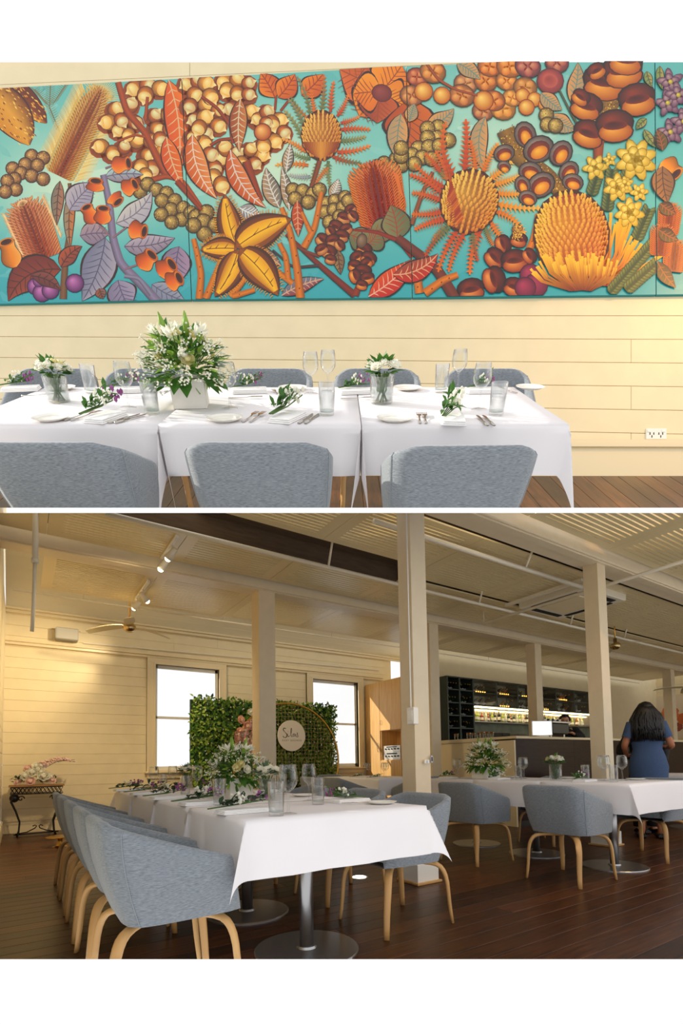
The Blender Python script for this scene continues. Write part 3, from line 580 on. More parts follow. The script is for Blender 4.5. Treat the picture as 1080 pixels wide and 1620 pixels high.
# canvases: outline corners in the picture -> trapezoid on the wall; the paint is cut at each canvas edge
M_paint = bpy.data.materials.new('oil_paint'); M_paint.use_nodes = True
_n = M_paint.node_tree.nodes; _at = _n.new('ShaderNodeAttribute'); _at.attribute_name = 'paint'
_hs = _n.new('ShaderNodeHueSaturation'); _hs.inputs['Saturation'].default_value = 1.05; _hs.inputs['Value'].default_value = 1.0
M_paint.node_tree.links.new(_at.outputs['Color'], _hs.inputs['Color']); M_paint.node_tree.links.new(_hs.outputs[0], _n['Principled BSDF'].inputs['Base Color']); _n['Principled BSDF'].inputs['Roughness'].default_value = .42
M_canvas = mat('teal_canvas_edge', (52,140,146), .7)
TOPL = [(-66,143), (287.5,124.4), (642,105), (1035.5,90), (1112,87)]; BOTL = [(-62,482), (303,473.6), (652,470.6), (1037.5,466), (1112,465)]
LAB = ['teal canvas painted with yellow bottlebrush flowers, orange gumnuts and mauve leaves', 'teal canvas painted with a brown star pod and a round golden protea', 'teal canvas painted with a spiky orange protea, big dark seed cones and yellow flowers', 'narrow view of a teal canvas painted with purple bells beside dark orange flower heads']
for k in range(4):
    a, b, c, d = TOPL[k], TOPL[k+1], BOTL[k+1], BOTL[k]; g = .7
    quad = [(a[0]+g, a[1]), (b[0]-g, b[1]), (c[0]-g, c[1]), (d[0]+g, d[1])]
    t = thing('painted_canvas', LAB[k], 'painting', Matrix.Translation(wallpt((a[0]+b[0])/2, d[1], WZ)), 'botanical canvases on the boarded wall')
    o0 = t.matrix_basis.translation
    mb = MB(); fr_ = [wallpt(x, y, WZ-.022)-o0 for x, y in quad]; vs = [p_+FW*.021 for p_ in fr_]+fr_
    mb.add(vs, [(0,1,2,3),(7,6,5,4),(0,4,5,1),(1,5,6,2),(2,6,7,3),(3,7,4,0)])
    cv = flip_fix(mb.build('stretched_canvas', M_canvas, t)); cut(cv, [(98.5, False)])
    me = bpy.data.meshes.new('painted_botanicals'); me.from_pydata(PT.v, [], PT.f); at = me.color_attributes.new('paint', 'FLOAT_COLOR', 'POINT')
    at.data.foreach_set('color', [q for c_ in PT.c for q in (*c_, 1)])
    bm = bmesh.new(); bm.from_mesh(me)
    for i in range(4):
        p, q = quad[i], quad[(i+1) % 4]; nx, ny = q[1]-p[1], -(q[0]-p[0])
        bmesh.ops.bisect_plane(bm, geom=bm.verts[:]+bm.edges[:]+bm.faces[:], dist=1e-5, plane_co=(p[0], p[1], 0), plane_no=(nx, ny, 0), clear_outer=True)
    bmesh.ops.bisect_plane(bm, geom=bm.verts[:]+bm.edges[:]+bm.faces[:], dist=1e-5, plane_co=(0, 98.7, 0), plane_no=(0, -1, 0), clear_outer=True)
    for v in bm.verts: v.co = wallpt(v.co.x, v.co.y, WZ-.0225)-FW*(v.co.z*2.5e-6)-o0
    bm.to_mesh(me); bm.free(); me.materials.append(M_paint)
    o = bpy.data.objects.new('painted_botanicals', me); COL.objects.link(o); o.parent = t
# ------------------------------------------------------------------ builders shared by both rooms
def make_chair(label, fab, group, M=ID):
    """upholstered tub chair facing +x: shell, seat, seams, four bent oak legs"""
    t = thing('tub_chair', label, 'chair', M, group)
    def path(k):      # k in [-1,1] from left arm front round the back to right arm front; returns unit outline (x,y)
        a = abs(k); sg = 1 if k > 0 else -1
        pts = [(-1, 0), (-1, .55), (-.93, .82), (-.72, .97), (-.3, 1.0), (.2, .985), (.75, .95)]
        ts = [0, .2, .34, .46, .64, .82, 1.0]
        for i in range(6):
            if a <= ts[i+1]+1e-9: break
        u = (a-ts[i])/(ts[i+1]-ts[i]); p0, p1 = pts[i], pts[i+1]
        return (p0[0]*(1-u)+p1[0]*u, sg*(p0[1]*(1-u)+p1[1]*u))
    n = 36; rows = []
    for j in range(n+1):
        k = -1+2*j/n; x, y = path(k); a = abs(k)
        top = .765 - .165*max(0, (a-.26)/.74)**1.2
        fy = 1 if a < .94 else 1-(a-.94)*1.2
        def at(s_, z, inn=0):     # s_ 0 bottom .. 1 top
            b_ = 1-(1-s_)**1.7; gy = .87+.13*b_; gx = .66+.34*b_ if x < 0 else 1.16-.2*s_
            return (x*.29*gx, y*.288*gy*fy, z)
        row = []
        for s_ in (0, .12, .3, .55, .8, .94, 1): row.append(at(s_, .385+(top-.385)*s_))
        ox, oy, oz = row[-1]; l = math.hypot(ox, oy); ix, iy = (-ox/l, -oy/l) if x < 0 else (0, -1 if oy > 0 else 1)
        if 0 <= x: ix, iy = (-.15, -1 if oy > 0 else 1)
        th = .05
        row.append((ox+ix*th*.25, oy+iy*th*.25, oz+.012)); row.append((ox+ix*th*.75, oy+iy*th*.75, oz+.01)); row.append((ox+ix*th, oy+iy*th, oz-.012))
        bx, by, bz = at(.3, .45); row.append((bx+ix*th*1.05, by+iy*th*1.05, .56)); row.append((bx+ix*th*1.1, by+iy*th*1.1, .44))
        rows.append(row)
    mb = MB(); m = len(rows[0]); mb.add([p for r in rows for p in r], [(j*m+i, j*m+i+1, j*m+m+i+1, j*m+m+i) for j in range(n) for i in range(m-1)])
    for r in (0, n): mb.f.append(tuple(r*m+i for i in range(m)) if r else tuple(r*m+i for i in range(m))[::-1])
    sh = mb.build('shell', fab, t, True); flip_fix(sh)
    o = [p[0] for p in rows]
    mb = MB(); mb.add([p for p in o]+[(p[0]*.5, p[1]*.5, .372) for p in o], [(j, j+1, n+1+j+1, n+1+j) for j in range(n)]+[tuple(range(n+1, 2*n+2))]); mb.f.append((0, n+1, 2*n+1, n))
    mb.build('underside', fab, t, True)
    poly = [(p[10][0]*.98, p[10][1]*.98) for p in rows[1:-1]]; poly = [(poly[0][0]+.055, poly[0][1]*.96)]+poly+[(poly[-1][0]+.055, poly[-1][1]*.96)]
    mb = MB(); q = len(poly); vs = []
    for z, s_ in ((.41, 1), (.455, 1.0), (.47, .96), (.476, .8)): vs += [(x*s_, y*s_, z) for x, y in poly]
    mb.add(vs, [(r*q+i, r*q+(i+1) % q, r*q+q+(i+1) % q, r*q+q+i) for r in range(3) for i in range(q)]+[tuple(range(3*q, 4*q))])
    mb.build('seat', fab, t, True)
    for j in (10, 26):
        mb = MB(); pts = [Vector(p) for p in rows[j][:8]]; pts = [p+Vector((p.x, p.y, 0)).normalized()*.002 for p in pts]; mb.tube(pts, .0014, 5); mb.build('seam', M_seam, t, True)
    for sx in (-1, 1):
        for sy in (-1, 1):
            mb = MB(); ex, ey = sx*.255, sy*.235; hx, hy = sx*.17, sy*.165
            pts = [(sx*.03, sy*.03, .366), (hx*.8, hy*.8, .366), (hx*1.12, hy*1.12, .355), (hx*1.27, hy*1.27, .318), (hx*1.36, hy*1.36, .25), (ex*.95, ey*.95, .12), (ex, ey, 0)]
            P3 = []
            for i in range(len(pts)-1):
                for u in (0, .5): P3.append(Vector(pts[i]).lerp(Vector(pts[i+1]), u))
            P3.append(Vector(pts[-1])); P3 = [P3[0]]+[(P3[i-1]+P3[i]*2+P3[i+1])/4 for i in range(1, len(P3)-1)]+[P3[-1]]
            mb.tube(P3, [.024]*6+[.0235, .0225, .0215, .0205, .0195, .018, .0165], 8, flat=(1.0, .62)); mb.build('leg', M_oak, t, True)
    return t
def cloth_mb(w, d, L, cor=None, seed=0, tipk=-.1, joint=(0,0,0,0), nx=10):
    """table cloth, top centred at origin z=0; cor: direction of the hanging tip at each corner (x-,y-),(x+,y-),(x+,y+),(x-,y+)"""
    R = random.Random(seed); k = 10
    lo = [-L+L*i/k for i in range(k)]; sx = [(-w/2+a, a) for a in lo]+[(-w/2+w*i/nx, 0) for i in range(nx+1)]+[(w/2+L*(i+1)/k, L*(i+1)/k) for i in range(k)]
    sy = [(-d/2+a, a) for a in lo]+[(-d/2+d*i/nx, 0) for i in range(nx+1)]+[(d/2+L*(i+1)/k, L*(i+1)/k) for i in range(k)]
    ph = [R.uniform(0, 6) for _ in range(4)]
    vs = []
    for y, q in sy:
        for x, p in sx:
            cx, cy = max(-w/2, min(w/2, x)), max(-d/2, min(d/2, y))
            ax, ay = abs(p), abs(q); gx, gy = (1 if p > 0 else -1), (1 if q > 0 else -1)
            if ax < 1e-9 and ay < 1e-9: vs.append((cx, cy, .0008*math.sin(9*cx+ph[0])*math.sin(7*cy+ph[1]))); continue
            fx = .0015 if joint[0 if p < 0 else 1] else None; fy_ = .0015 if joint[2 if q < 0 else 3] else None      # sides pressed against the next table hang flat
            if ay < 1e-9: o_ = fx or .004+.05*ax+.009*(ax/L)*math.sin(cy*17+ph[0 if p < 0 else 1]); vs.append((cx+gx*o_, cy, -ax+.004)); continue
            if ax < 1e-9: o_ = fy_ or .004+.05*ay+.009*(ay/L)*math.sin(cx*17+ph[2 if q < 0 else 3]); vs.append((cx, cy+gy*o_, -ay+.004)); continue
            r = math.hypot(ax, ay); f = math.atan2(ay, ax)/(math.pi/2); tri = math.sin(math.pi*f)**1.3
            i = (0 if gy < 0 else 3) if gx < 0 else (1 if gy < 0 else 2)
            dv = Vector((gx, gy)).normalized() if not cor or cor[i] is None else Vector(cor[i])
            out = r*(.5+max(0, tipk)*.3)*tri; z = -r*(1+tipk*tri)
            vs.append((cx+gx*(fx or .004+.05*r*(1-f))+dv.x*out, cy+gy*(fy_ or .004+.05*r*f)+dv.y*out, z+.004))
    nxs = len(sx); mb = MB(); mb.add(vs, [(j*nxs+i, j*nxs+i+1, j*nxs+nxs+i+1, j*nxs+nxs+i) for j in range(len(sy)-1) for i in range(nxs-1)]); return mb
def make_table(label, w, d, h, M, group):
    t = thing('pedestal_table', label, 'table', M, group)
    MB().box(-w/2, -d/2, h-.03, w/2, d/2, h-.003, .004).build('table_top', M_oak, t)
    MB().tube([(0,0,.012), (0,0,h-.028)], .037, 20).build('pedestal', M_steel, t, True)
    MB().lathe([(.001,.03), (.05,.028), (.055,.016), (.27,.012), (.275,.006), (.275,0), (.001,0)], 40).build('base_plate', M_steel, t)
    return t
def lay_cloth(label, w, d, h, M, mt, group, L=.25, cor=None, seed=0, tipk=-.1, joint=(0,0,0,0)):
    o = cloth_mb(w, d, L, cor, seed, tipk, joint).build('tablecloth', mt, None, True, M @ Matrix.Translation((0,0,h)))
    return tag(o, label, 'tablecloth', group)
def wine_glass_mesh(sc_=1, n=20):
    g = thing('wine_glass', '', 'glass'); 
    MB().lathe([(.001,.004), (.02,.004), (.036,.0015), (.037,.0)], n).build('foot', M_glass, g, True)
    MB().lathe([(.012,.003), (.005,.012), (.0042,.05), (.005,.085), (.012,.094)], 10).build('stem', M_glass, g, True)
    MB().lathe([(.006,.092), (.024,.103), (.037,.122), (.0415,.145), (.039,.175), (.0335,.205), (.0325,.205), (.038,.175), (.04,.145)], n).build('bowl', M_glass, g, True)
    return g
def tumbler_mesh(n=20):
    g = thing('water_tumbler', '', 'glass')
    MB().lathe([(.001,0), (.028,0), (.029,.004), (.0325,.13), (.0315,.13), (.0275,.014), (.001,.012)], n).build('glass_body', M_glass, g, True)
    MB().lathe([(.001,.0125), (.0276,.0145), (.0279,.02), (.001,.02)], n).build('thick_base', M_water, g, True)
    return g
def plate_mesh(r=.085):
    g = thing('bread_plate', '', 'plate'); MB().lathe([(.001,.004), (r*.62,.004), (r*.7,.008), (r*.98,.014), (r,.015), (r*.97,.0125), (r*.66,.002), (r*.5,0), (.001,0)], 32).build('dish', M_china, g, True)
    mb = MB(); mb.lathe([(r*.695,.0086), (r*.7,.0095), (r*.715,.0092)], 32); mb.build('rim_ring', M_china, g, True); return g
def fork_mesh():
    g = thing('dinner_fork', '', 'fork'); mb = MB()
    mb.tube([(-.095,0,.004), (-.05,0,.004), (0,0,.005), (.03,0,.009)], [.0065,.005,.0032,.004], 8, flat=(1,.4)); mb.build('handle', M_cutl, g, True)
    mb = MB(); mb.prism([(.025,-.004), (.04,-.011), (.058,-.0115), (.058,.0115), (.04,.011), (.025,.004)], .008, .0098)
    for k in range(4): y = -.0098+.0065*k; mb.box(.057, y-.0014, .0082, .098, y+.0014, .0096)
    mb.build('tines', M_cutl, g); return g
def knife_mesh():
    g = thing('table_knife', '', 'knife'); MB().tube([(-.11,0,.005), (-.06,0,.005), (-.01,0,.005)], [.0075,.0085,.005], 8, flat=(1,.55)).build('handle', M_cutl, g, True)
    MB().prism([(-.012,-.005), (.08,-.009), (.105,-.004), (.112,.004), (.1,.007), (-.012,.005)], .0035, .0058).build('blade', M_cutl, g); return g
def napkin_mesh(w=.1, d=.2):
    mb = MB()
    for i in range(3): e = i*.0035; mb.box(-d/2+e, -w/2+e*.6, .0+i*.0065, d/2-e*.4, w/2-e*1.1, .006+i*.0065, .0025)
    o = mb.build('folded_napkin', M_nap); return o
def lily(mb, o, d, L):
    d = Vector(d).normalized()
    for k in range(6):
        a = k*1.047; s_ = d.orthogonal().normalized(); s_.rotate(Matrix.Rotation(a, 3, d)); mb.leaf(Vector(o), (d+s_*.55), d-s_*.5, L, L*.34, .1, -.25+.5*(k % 2))
def rose(mb, o, d, r):
    d = Vector(d).normalized(); o = Vector(o); u = d.orthogonal().normalized()
    mb.ico(o+d*r*.25, r*.55, 1)
    for ring, (rad, n, tl) in enumerate(((.45, 4, .25), (.72, 5, .55), (.95, 6, .95))):
        for k in range(n):
            s_ = u.copy(); s_.rotate(Matrix.Rotation(k*6.283/n+ring*.6, 3, d)); t = d.cross(s_)
            b = o+s_*(r*rad*.55)-d*(r*.25); m_ = o+s_*(r*rad)+d*(r*(.45-.22*ring)); e = o+s_*(r*(rad+.12*tl))+d*(r*(.75-.3*ring)); w = r*.62*(.6+.25*ring)
            mb.add([b-t*w*.5, b+t*w*.5, m_+t*w, e+t*w*.55, e-t*w*.55, m_-t*w], [(0,1,2,5), (5,2,3,4)])
def rdir(R, up=.3):
    while 1:
        v = Vector((R.uniform(-1,1), R.uniform(-1,1), R.uniform(-.4,1)))
        if .1 < v.length < 1: v.normalize(); v.z += up; return v.normalized()
def big_bouquet(label, M, seed, group, s=1.0):
    """lilies, cream roses, baby's breath and broad leaves, spreading from a planter box"""
    R = random.Random(seed); t = thing('flower_arrangement', label, 'flowers', M, group)
    dkl, ltl, st, fil = MB(), MB(), MB(), MB()
    for k in range(300):
        d = rdir(R, .25); q = R.uniform(.35, 1); p = Vector((d.x*.17*q, d.y*.17*q, .03+max(-.04, d.z*.2*q)))*s
        (ltl if R.random() < .42 else dkl).leaf(p, d+Vector((R.uniform(-.5,.5), R.uniform(-.5,.5), R.uniform(-.5,.4))), (R.uniform(-.4,.4), R.uniform(-.4,.4), 1), R.uniform(.04,.075)*s, R.uniform(.018,.034)*s)
    for k in range(12):
        a = k*.5236+R.uniform(-.2,.2); d = Vector((math.cos(a), math.sin(a), R.uniform(-.55,-.05))); dkl.leaf(Vector((math.cos(a)*.08, math.sin(a)*.08, .03))*s, d, (0,0,1), .12*s, .05*s, .1, .3)
    for k in range(130):
        d = rdir(R, .3); p = Vector((d.x*.19, d.y*.19, .03+d.z*.19))*s*R.uniform(.85, 1.18); p.z = max(p.z, -.05); st.tube([p*.5, p], .0012*s, 4, False)
        for j in range(6): fil.ico(p+Vector((R.uniform(-.016,.016), R.uniform(-.016,.016), R.uniform(-.012,.016)))*s, R.uniform(.003,.0055)*s, 1)
    for q_ in (dkl, ltl, st, fil): q_.v = [(a, b, max(c, -.09)) for a, b, c in q_.v]
    dkl.build('dark_foliage', M_leaf, t); ltl.build('light_foliage', M_leafL, t); st.build('stems', M_stem, t); fil.build('filler_blossoms', M_petalW, t)
    for k in range(13):
        d = rdir(R, .5); d.z = abs(d.z); mb = MB(); rose(mb, Vector((d.x*.14, d.y*.14, .05+d.z*.17))*s, d, .026*s); mb.build('rose', M_petalY if k % 3 else M_petalW, t)
    for k in range(5):
        a = k*1.26+.4; d = Vector((math.cos(a)*.55, math.sin(a)*.55, .8)).normalized(); mb = MB(); lily(mb, Vector((d.x*.15, d.y*.15, .06+d.z*.17))*s, d, .06*s); mb.build('lily', M_petalW, t)
    for k in range(3):
        a = k*2.1+1; mb = MB(); p = Vector((math.cos(a)*.05, math.sin(a)*.05, .2))*s; mb.tube([p, p+Vector((math.cos(a)*.01, math.sin(a)*.01, .05))*s, p+Vector((math.cos(a)*.018, math.sin(a)*.018, .1))*s], [.006*s,.014*s,.002*s], 7); mb.build('lily_bud', M_leafL, t, True)
    return t
def planter(label, M, group, w=.16, d=.16, h=.11):
    t = thing('planter_box', label, 'planter', M, group); e = .008
    for nm, b in (('side_panel', (-w/2,-d/2,0,w/2,-d/2+e,h)), ('side_panel', (-w/2,d/2-e,0,w/2,d/2,h)), ('side_panel', (-w/2,-d/2+e,0,-w/2+e,d/2-e,h)), ('side_panel', (w/2-e,-d/2+e,0,w/2,d/2-e,h)), ('bottom_panel', (-w/2+e,-d/2+e,0,w/2-e,d/2-e,.01))): MB().box(*b, .0015).build(nm, M_boxw, t)
    MB().box(-w/2+e, -d/2+e, h*.5, w/2-e, d/2-e, h*.9).build('soil_foam', M_leafD, t)
    return t
def posy(label, M, seed, group, s=1.0, lilac=False):
    R = random.Random(seed); t = thing('rose_posy', label, 'flowers', M, group); lf, st = MB(), MB()
    for k in range(46):
        d = rdir(R, .2); d.z = max(d.z, .08); p = Vector((d.x*.034, d.y*.034, .129+d.z*.032))*s; lf.leaf(p, d, (R.uniform(-.5,.5), R.uniform(-.5,.5), 1), R.uniform(.035,.065)*s, R.uniform(.016,.03)*s, .15, .05)
    for k in range(20):
        a = R.uniform(0, 6.28); st.tube([(math.cos(a)*.025*s, math.sin(a)*.025*s, .008), (math.cos(a+2)*.012*s, math.sin(a+2)*.012*s, .07*s), (math.cos(a+2.6)*.03*s, math.sin(a+2.6)*.03*s, .13*s)], .0022*s, 5)
        if k % 2: lf.leaf(Vector((math.cos(a)*.016, math.sin(a)*.016, R.uniform(.03,.08)))*s, (math.cos(a)*.15, math.sin(a)*.15, .8), (math.cos(a), math.sin(a), 0), .032*s, .014*s, .1, -.05)
    lf.build('foliage', M_leaf if seed % 2 else M_leafG, t); st.build('stems', M_stem, t)
    for k in range(9):
        a = k*2.4; q = .018*math.sqrt(k+.3); d = Vector((math.cos(a)*q*14, math.sin(a)*q*14, 1)).normalized(); mb = MB(); rose(mb, Vector((math.cos(a)*q*1.15, math.sin(a)*q*1.15, .15+.03*d.z-.3*q))*s, d, .0235*s); mb.build('rose', M_petalW if k % 3 else M_petalY, t)
    return t
def vase(label, M, group, s=1.0):
    t = thing('glass_vase', label, 'vase', M, group)
    MB().lathe([(.001,0), (.042*s,0), (.045*s,.006), (.047*s,.12*s), (.0445*s,.12*s), (.042*s,.012), (.001,.01)], 24).build('glass_body', M_glass, t, True)
    MB().lathe([(.001,.011), (.0415*s,.013), (.0432*s,.062*s), (.001,.062*s)], 24).build('water', M_water, t, True); return t
def sprig(label, M, seed, group, purple=True, s=1.0, dark=False):
    """herb sprig lying along +x"""
    R = random.Random(seed); t = thing('herb_sprig', label, 'flowers', M, group); st, lf, fl, pu = MB(), MB(), MB(), MB()
    for k in range(5):
        y = R.uniform(-.02,.02); e = (R.uniform(.05,.12), y*2.4, R.uniform(.012,.04)); st.tube([(-.12, y*.5, .006), (0, y, .012), e], .0018, 5)
        for j in range(7):
            u = R.uniform(.2,1); p = Vector((-.12,y*.5,.006)).lerp(Vector(e), u)+Vector((0,0,.004)); lf.leaf(p, (R.uniform(.1,1), R.uniform(-1,1), R.uniform(-.05,.7)), (0,0,1), R.uniform(.025,.05), R.uniform(.012,.024))
    for k in range(26):
        p = (R.uniform(-.02,.11), R.uniform(-.035,.035), R.uniform(.015,.05)); (pu if purple and p[0] > .04 else fl).ico(p, R.uniform(.004,.0085), 1)
    st.build('stem', M_stem, t); lf.build('leaves', M_leafD if dark else M_leaf, t); 
    if fl.v: fl.build('white_blossoms', M_petalW, t)
    if pu.v: pu.build('purple_blossoms', M_petalP, t)
    return t
def proto_hide(o):
    for c in list(o.children): proto_hide(c)
    bpy.data.objects.remove(o)
# ------------------------------------------------------------------ UPPER SET: boarded wall, floor, long table
wu = tag(MB().build('wall_back', M_wallU), kind='structure')
def wbox(x0, y0t, y0b, x1, y1t, y1b, zf, zb):
    """board on the wall: picture outline (left top/bottom, right top/bottom), front distance zf, back zb"""
    q = [wallpt(x0, y0t, zf), wallpt(x1, y1t, zf), wallpt(x1, y1b, zf), wallpt(x0, y0b, zf)]; mb = MB()
    return mb.add(q+[p+FW*(zb-zf) for p in q], [(3,2,1,0),(4,5,6,7),(0,1,5,4),(1,2,6,5),(2,3,7,6),(3,0,4,7)])
bk = wbox(-90, 80, 762, 1170, 60, 768, WZ+.02, WZ+.1).build('wall_backing', M_wallU, wu); cut(bk, [(98.5, False)])
def wy(y, x): return y+(x-540)*(.000118*(y-500)-.0)       # boards fan by a hair across the picture
for k in range(21):
    y0, y1 = 80+k*29.6, 80+(k+1)*29.6-.9
    if k > 12: y0 = 80+13*29.6+(k-13)*35.2; y1 = y0+34.2
    if y0 > 694: break
    y1 = min(y1, 694)
    js = [-80, 1160]
    if k % 3 == 0: js = [-80, 300+37*k % 500, 1160]
    if k > 13: js = [-80, 1022-(k % 2)*24, 1160] if k % 2 else [-80, 1160]
    for a, b in zip(js, js[1:]):
        o = wbox(a+.4, wy(y0, a), wy(y1, a), b-.4, wy(y0, b), wy(y1, b), WZ, WZ+.025).build('wall_board', M_wallU, wu); flip_fix(o); cut(o, [(98.5, False)])
bs = tag(flip_fix(wbox(-80, 704, 751, 1160, 707, 754, WZ-.02, WZ+.02).build('baseboard_back', M_base)), kind='structure')
for a, z in ((694, .03), (699.5, .04)): flip_fix(wbox(-80, a-1.5, a+4.2, 1160, a+1.5, a+7.2, WZ-z, WZ+.02).build('moulding', M_base, bs))
# power outlet
po = thing('power_outlet', 'white double power outlet on the boarded wall above the skirting', 'outlet', Matrix.Translation(wallpt(1038, 686, WZ)))
b0 = po.matrix_basis.inverted()
def outl(nm, x0, y0, x1, y1, zf, zb, m): o = flip_fix(wbox(x0, y0, y1, x1, y0, y1, zf, zb).build(nm, m, po)); o.matrix_basis = b0; return o
outl('face_plate', 1022, 677.5, 1054, 694.5, WZ-.012, WZ, M_white)
for x in (1031, 1045):
    for dx, dy in ((-3, 0), (3, 0), (0, 4.5)): outl('socket_slot', x+dx-.7, 686+dy-2, x+dx+.7, 686+dy+1.6, WZ-.0135, WZ-.011, M_dark)
for x in (1026.5, 1049.5): outl('rocker_switch', x-2.6, 679.5, x+2.6, 683, WZ-.016, WZ-.011, M_china)
# table frame: u right, v away along the table, w off the table top
TT = math.atan2(.65, .69); VA = FW*math.cos(TT)+UP*math.sin(TT); WA = -FW*math.sin(TT)+UP*math.cos(TT)
TO = CAM+FW*2.1+UP*1.325
MU = Matrix(((RT.x, VA.x, WA.x, TO.x), (RT.y, VA.y, WA.y, TO.y), (RT.z, VA.z, WA.z, TO.z), (0,0,0,1)))
MUI = MU.inverted()
def tab(px, py):                       # picture pixel -> (u, v) on the table top
    d = ray(px, py); n = WA; t = (TO-CAM).dot(n)/d.dot(n); p = MUI @ (CAM+d*t); return p.x, p.y
UC = [(803.2, True)]
FLZ = -.745
# floor boards run towards the wall
fu = tag(MB().build('floor', M_floorU), kind='structure')
vw = 2.02
MB().box(-4.2, .6, FLZ-.06, 4.2, vw+.15, FLZ-.021).build('subfloor', M_floorU, fu, M=MU)
for k in range(46):
    u = -3.2+k*.14
    flip_fix(MB().box(u, .9, FLZ-.02, u+.1375, vw+.12, FLZ, .0015).build('floor_board', M_floorU, fu, M=MU))
for o in list(fu.children): cut(o, UC)
# tables and cloths: joints at u values read from the near edge
uj = [tab(-78, 672)[0], tab(248, 673)[0], tab(572, 673)[0], tab(903, 673)[0]]
DT = .93
near_c = {0: ((.2,-.8),(-.3,-.75)), 1: ((.25,-.8),(-.3,-.7)), 2: ((.25,-.8),(.6,-.5))}
names = ['beside the tall box arrangement, bearing the left vase', 'bearing the white box of lilies', 'nearest the power outlet, its corner hanging free']
for k in range(3):
    a, b = uj[k], uj[k+1]; w = b-a-.006; M = MU @ LOC((a+b)/2, DT/2, FLZ)
    tb = make_table('pedestal table under the white cloth '+names[k], w-.01, DT-.01, .742, M, 'tables in the long row below the mural'); cut(tb, UC)
    cor = [(near_c[k][0]), (near_c[k][1]), (.6,.3) if k == 2 else (0,1), (0,1)]
    o = lay_cloth('white cloth '+names[k], w, DT, .745, M, M_clothU, 'white cloths on the long table below the mural', .2, cor, 3+k, .42, (k > 0, k < 2, 0, 0)); cut(o, UC)
# chairs
CU = [(62, 708, 'upholstered tub chair back pushed to the cloth below the left vase'), (401, 708, 'upholstered tub chair back facing the white box of lilies'), (739, 713, 'upholstered tub chair back at the free end of the row, nearest the skirting')]
chU = make_chair(CU[0][2], M_fabU, 'chairs along the near side of the mural table')
def rimpt(px, py, w=.02):
    d = ray(px, py); o = TO+WA*w; t = (o-CAM).dot(WA)/d.dot(WA); p = MUI @ (CAM+d*t); return p.x, p.y
CUM = []
for k, (px, py, lb) in enumerate(CU):
    u, v = rimpt(px, py); CUM.append((copy_tree(chU, MU @ LOC(u, v+.25, FLZ, math.pi/2+(.04 if k == 2 else 0), .85, .97, 1), lb)))
for o in CUM: cut(o, UC)
proto_hide(chU)
chF = make_chair('x', M_fabUf, 'pale grey chairs along the wall side of the mural table')
for px, lb in ((90, 'pale grey tub chair against the wall, behind the left white rose vase'), (236, 'pale grey tub chair against the wall, left of the tall lilies'), (428, 'pale grey tub chair against the wall, right of the tall lilies'), (596, 'pale grey tub chair against the wall, behind the right white rose vase'), (768, 'pale grey tub chair against the wall at the free end of the mural table')):
    u, v = rimpt(px, 586); cut(copy_tree(chF, MU @ LOC(u, v-.23, FLZ, -math.pi/2, .8, .95, 1), lb), UC)
proto_hide(chF)
# table ware. objects stand on the cloth; tall ones keep a little of the lean out
HS = .84
def on(px, py, rz=0, s=1.0, hs=HS, lean=.25):
    u, v = tab(px, py); roll = -u*lean*.36
    return MU @ Matrix.Translation((u, v, .0015)) @ Matrix.Rotation(roll, 4, 'Y') @ Matrix.Rotation(rz, 4, 'Z') @ Matrix.Diagonal((s, s, s*hs, 1))
GW, GT, GP, GF, GK = wine_glass_mesh(), tumbler_mesh(), plate_mesh(), fork_mesh(), knife_mesh()
def put(proto, M, label, group): return copy_tree(proto, M, label, group)
for (px, py, where) in ((82,665,'left of the first sprig'), (356,666,'in front of the white lily box'), (624,666,'in front of the right rose vase')):
    put(GP, on(px, py, 0, .93, 1, 0), 'white bread plate on the near table edge, '+where, 'plates along the near edge')
for (px, py, where) in ((97,617,'behind the left rose vase'), (463,617,'left of the middle wine glasses'), (644,617,'right of the right rose vase'), (838,616,'at the free far corner of the cloth')):
    put(GP, on(px, py, 0, .93, 1, 0), 'white bread plate on the far table side, '+where, 'plates along the far side')
for (px, py, a) in ((126,660,1.25), (137,660,1.2), (396,662,1.35), (407,662,1.35), (663,664,1.5), (672,664,1.5)):
    put(GF, on(px, py, a, 1, 1, 0), 'steel dinner fork lying beside a bread plate on the near edge', 'pairs of forks along the near edge')
for (px, py, a, wh) in ((62,627,.15,'at the left end'), (437,623,1.9,'left of a middle plate'), (388,631,.1,'right of the lily box'), (565,632,.1,'left of the right vase'), (801,619,2.0,'at the free corner')):
    put(GF, on(px, py, a, .9, 1, 0), 'steel dinner fork on the far side of the white cloth, '+wh, 'forks along the far side')
for (px, py, a) in ((198,664,1.15), (208,664,1.15), (484,664,1.3), (494,664,1.3), (762,667,1.6), (772,667,1.6)):
    put(GK, on(px, py, a, .9, 1, 0), 'steel table knife lying right of a folded napkin on the near edge', 'pairs of knives along the near edge')
for (px, py, wh) in ((145,622,'behind the first sprig'), (241,655,'right of the first knives'), (517,657,'right of the middle knives'), (784,657,'right of the last knives'), (697,621,'left of the tallest wine glass')):
    put(GT, on(px, py, 0, 1.12), 'tall clear water tumbler on the white cloth, '+wh, 'tumblers on the mural table')
for (px, py, wh) in ((204,645,'left of the white lily box'), (364,646,'against the right side of the white lily box'), (492,623,'shorter of the middle pair'), (519,619,'taller of the middle pair'), (723,617,'beside the far tumbler'), (757,648,'left of the last tumbler'), (240,622,'behind the first near tumbler')):
    put(GW, on(px, py, 0, 1.0, .86), 'clear wine glass on the white cloth, '+wh, 'wine glasses on the mural table')
k = 0
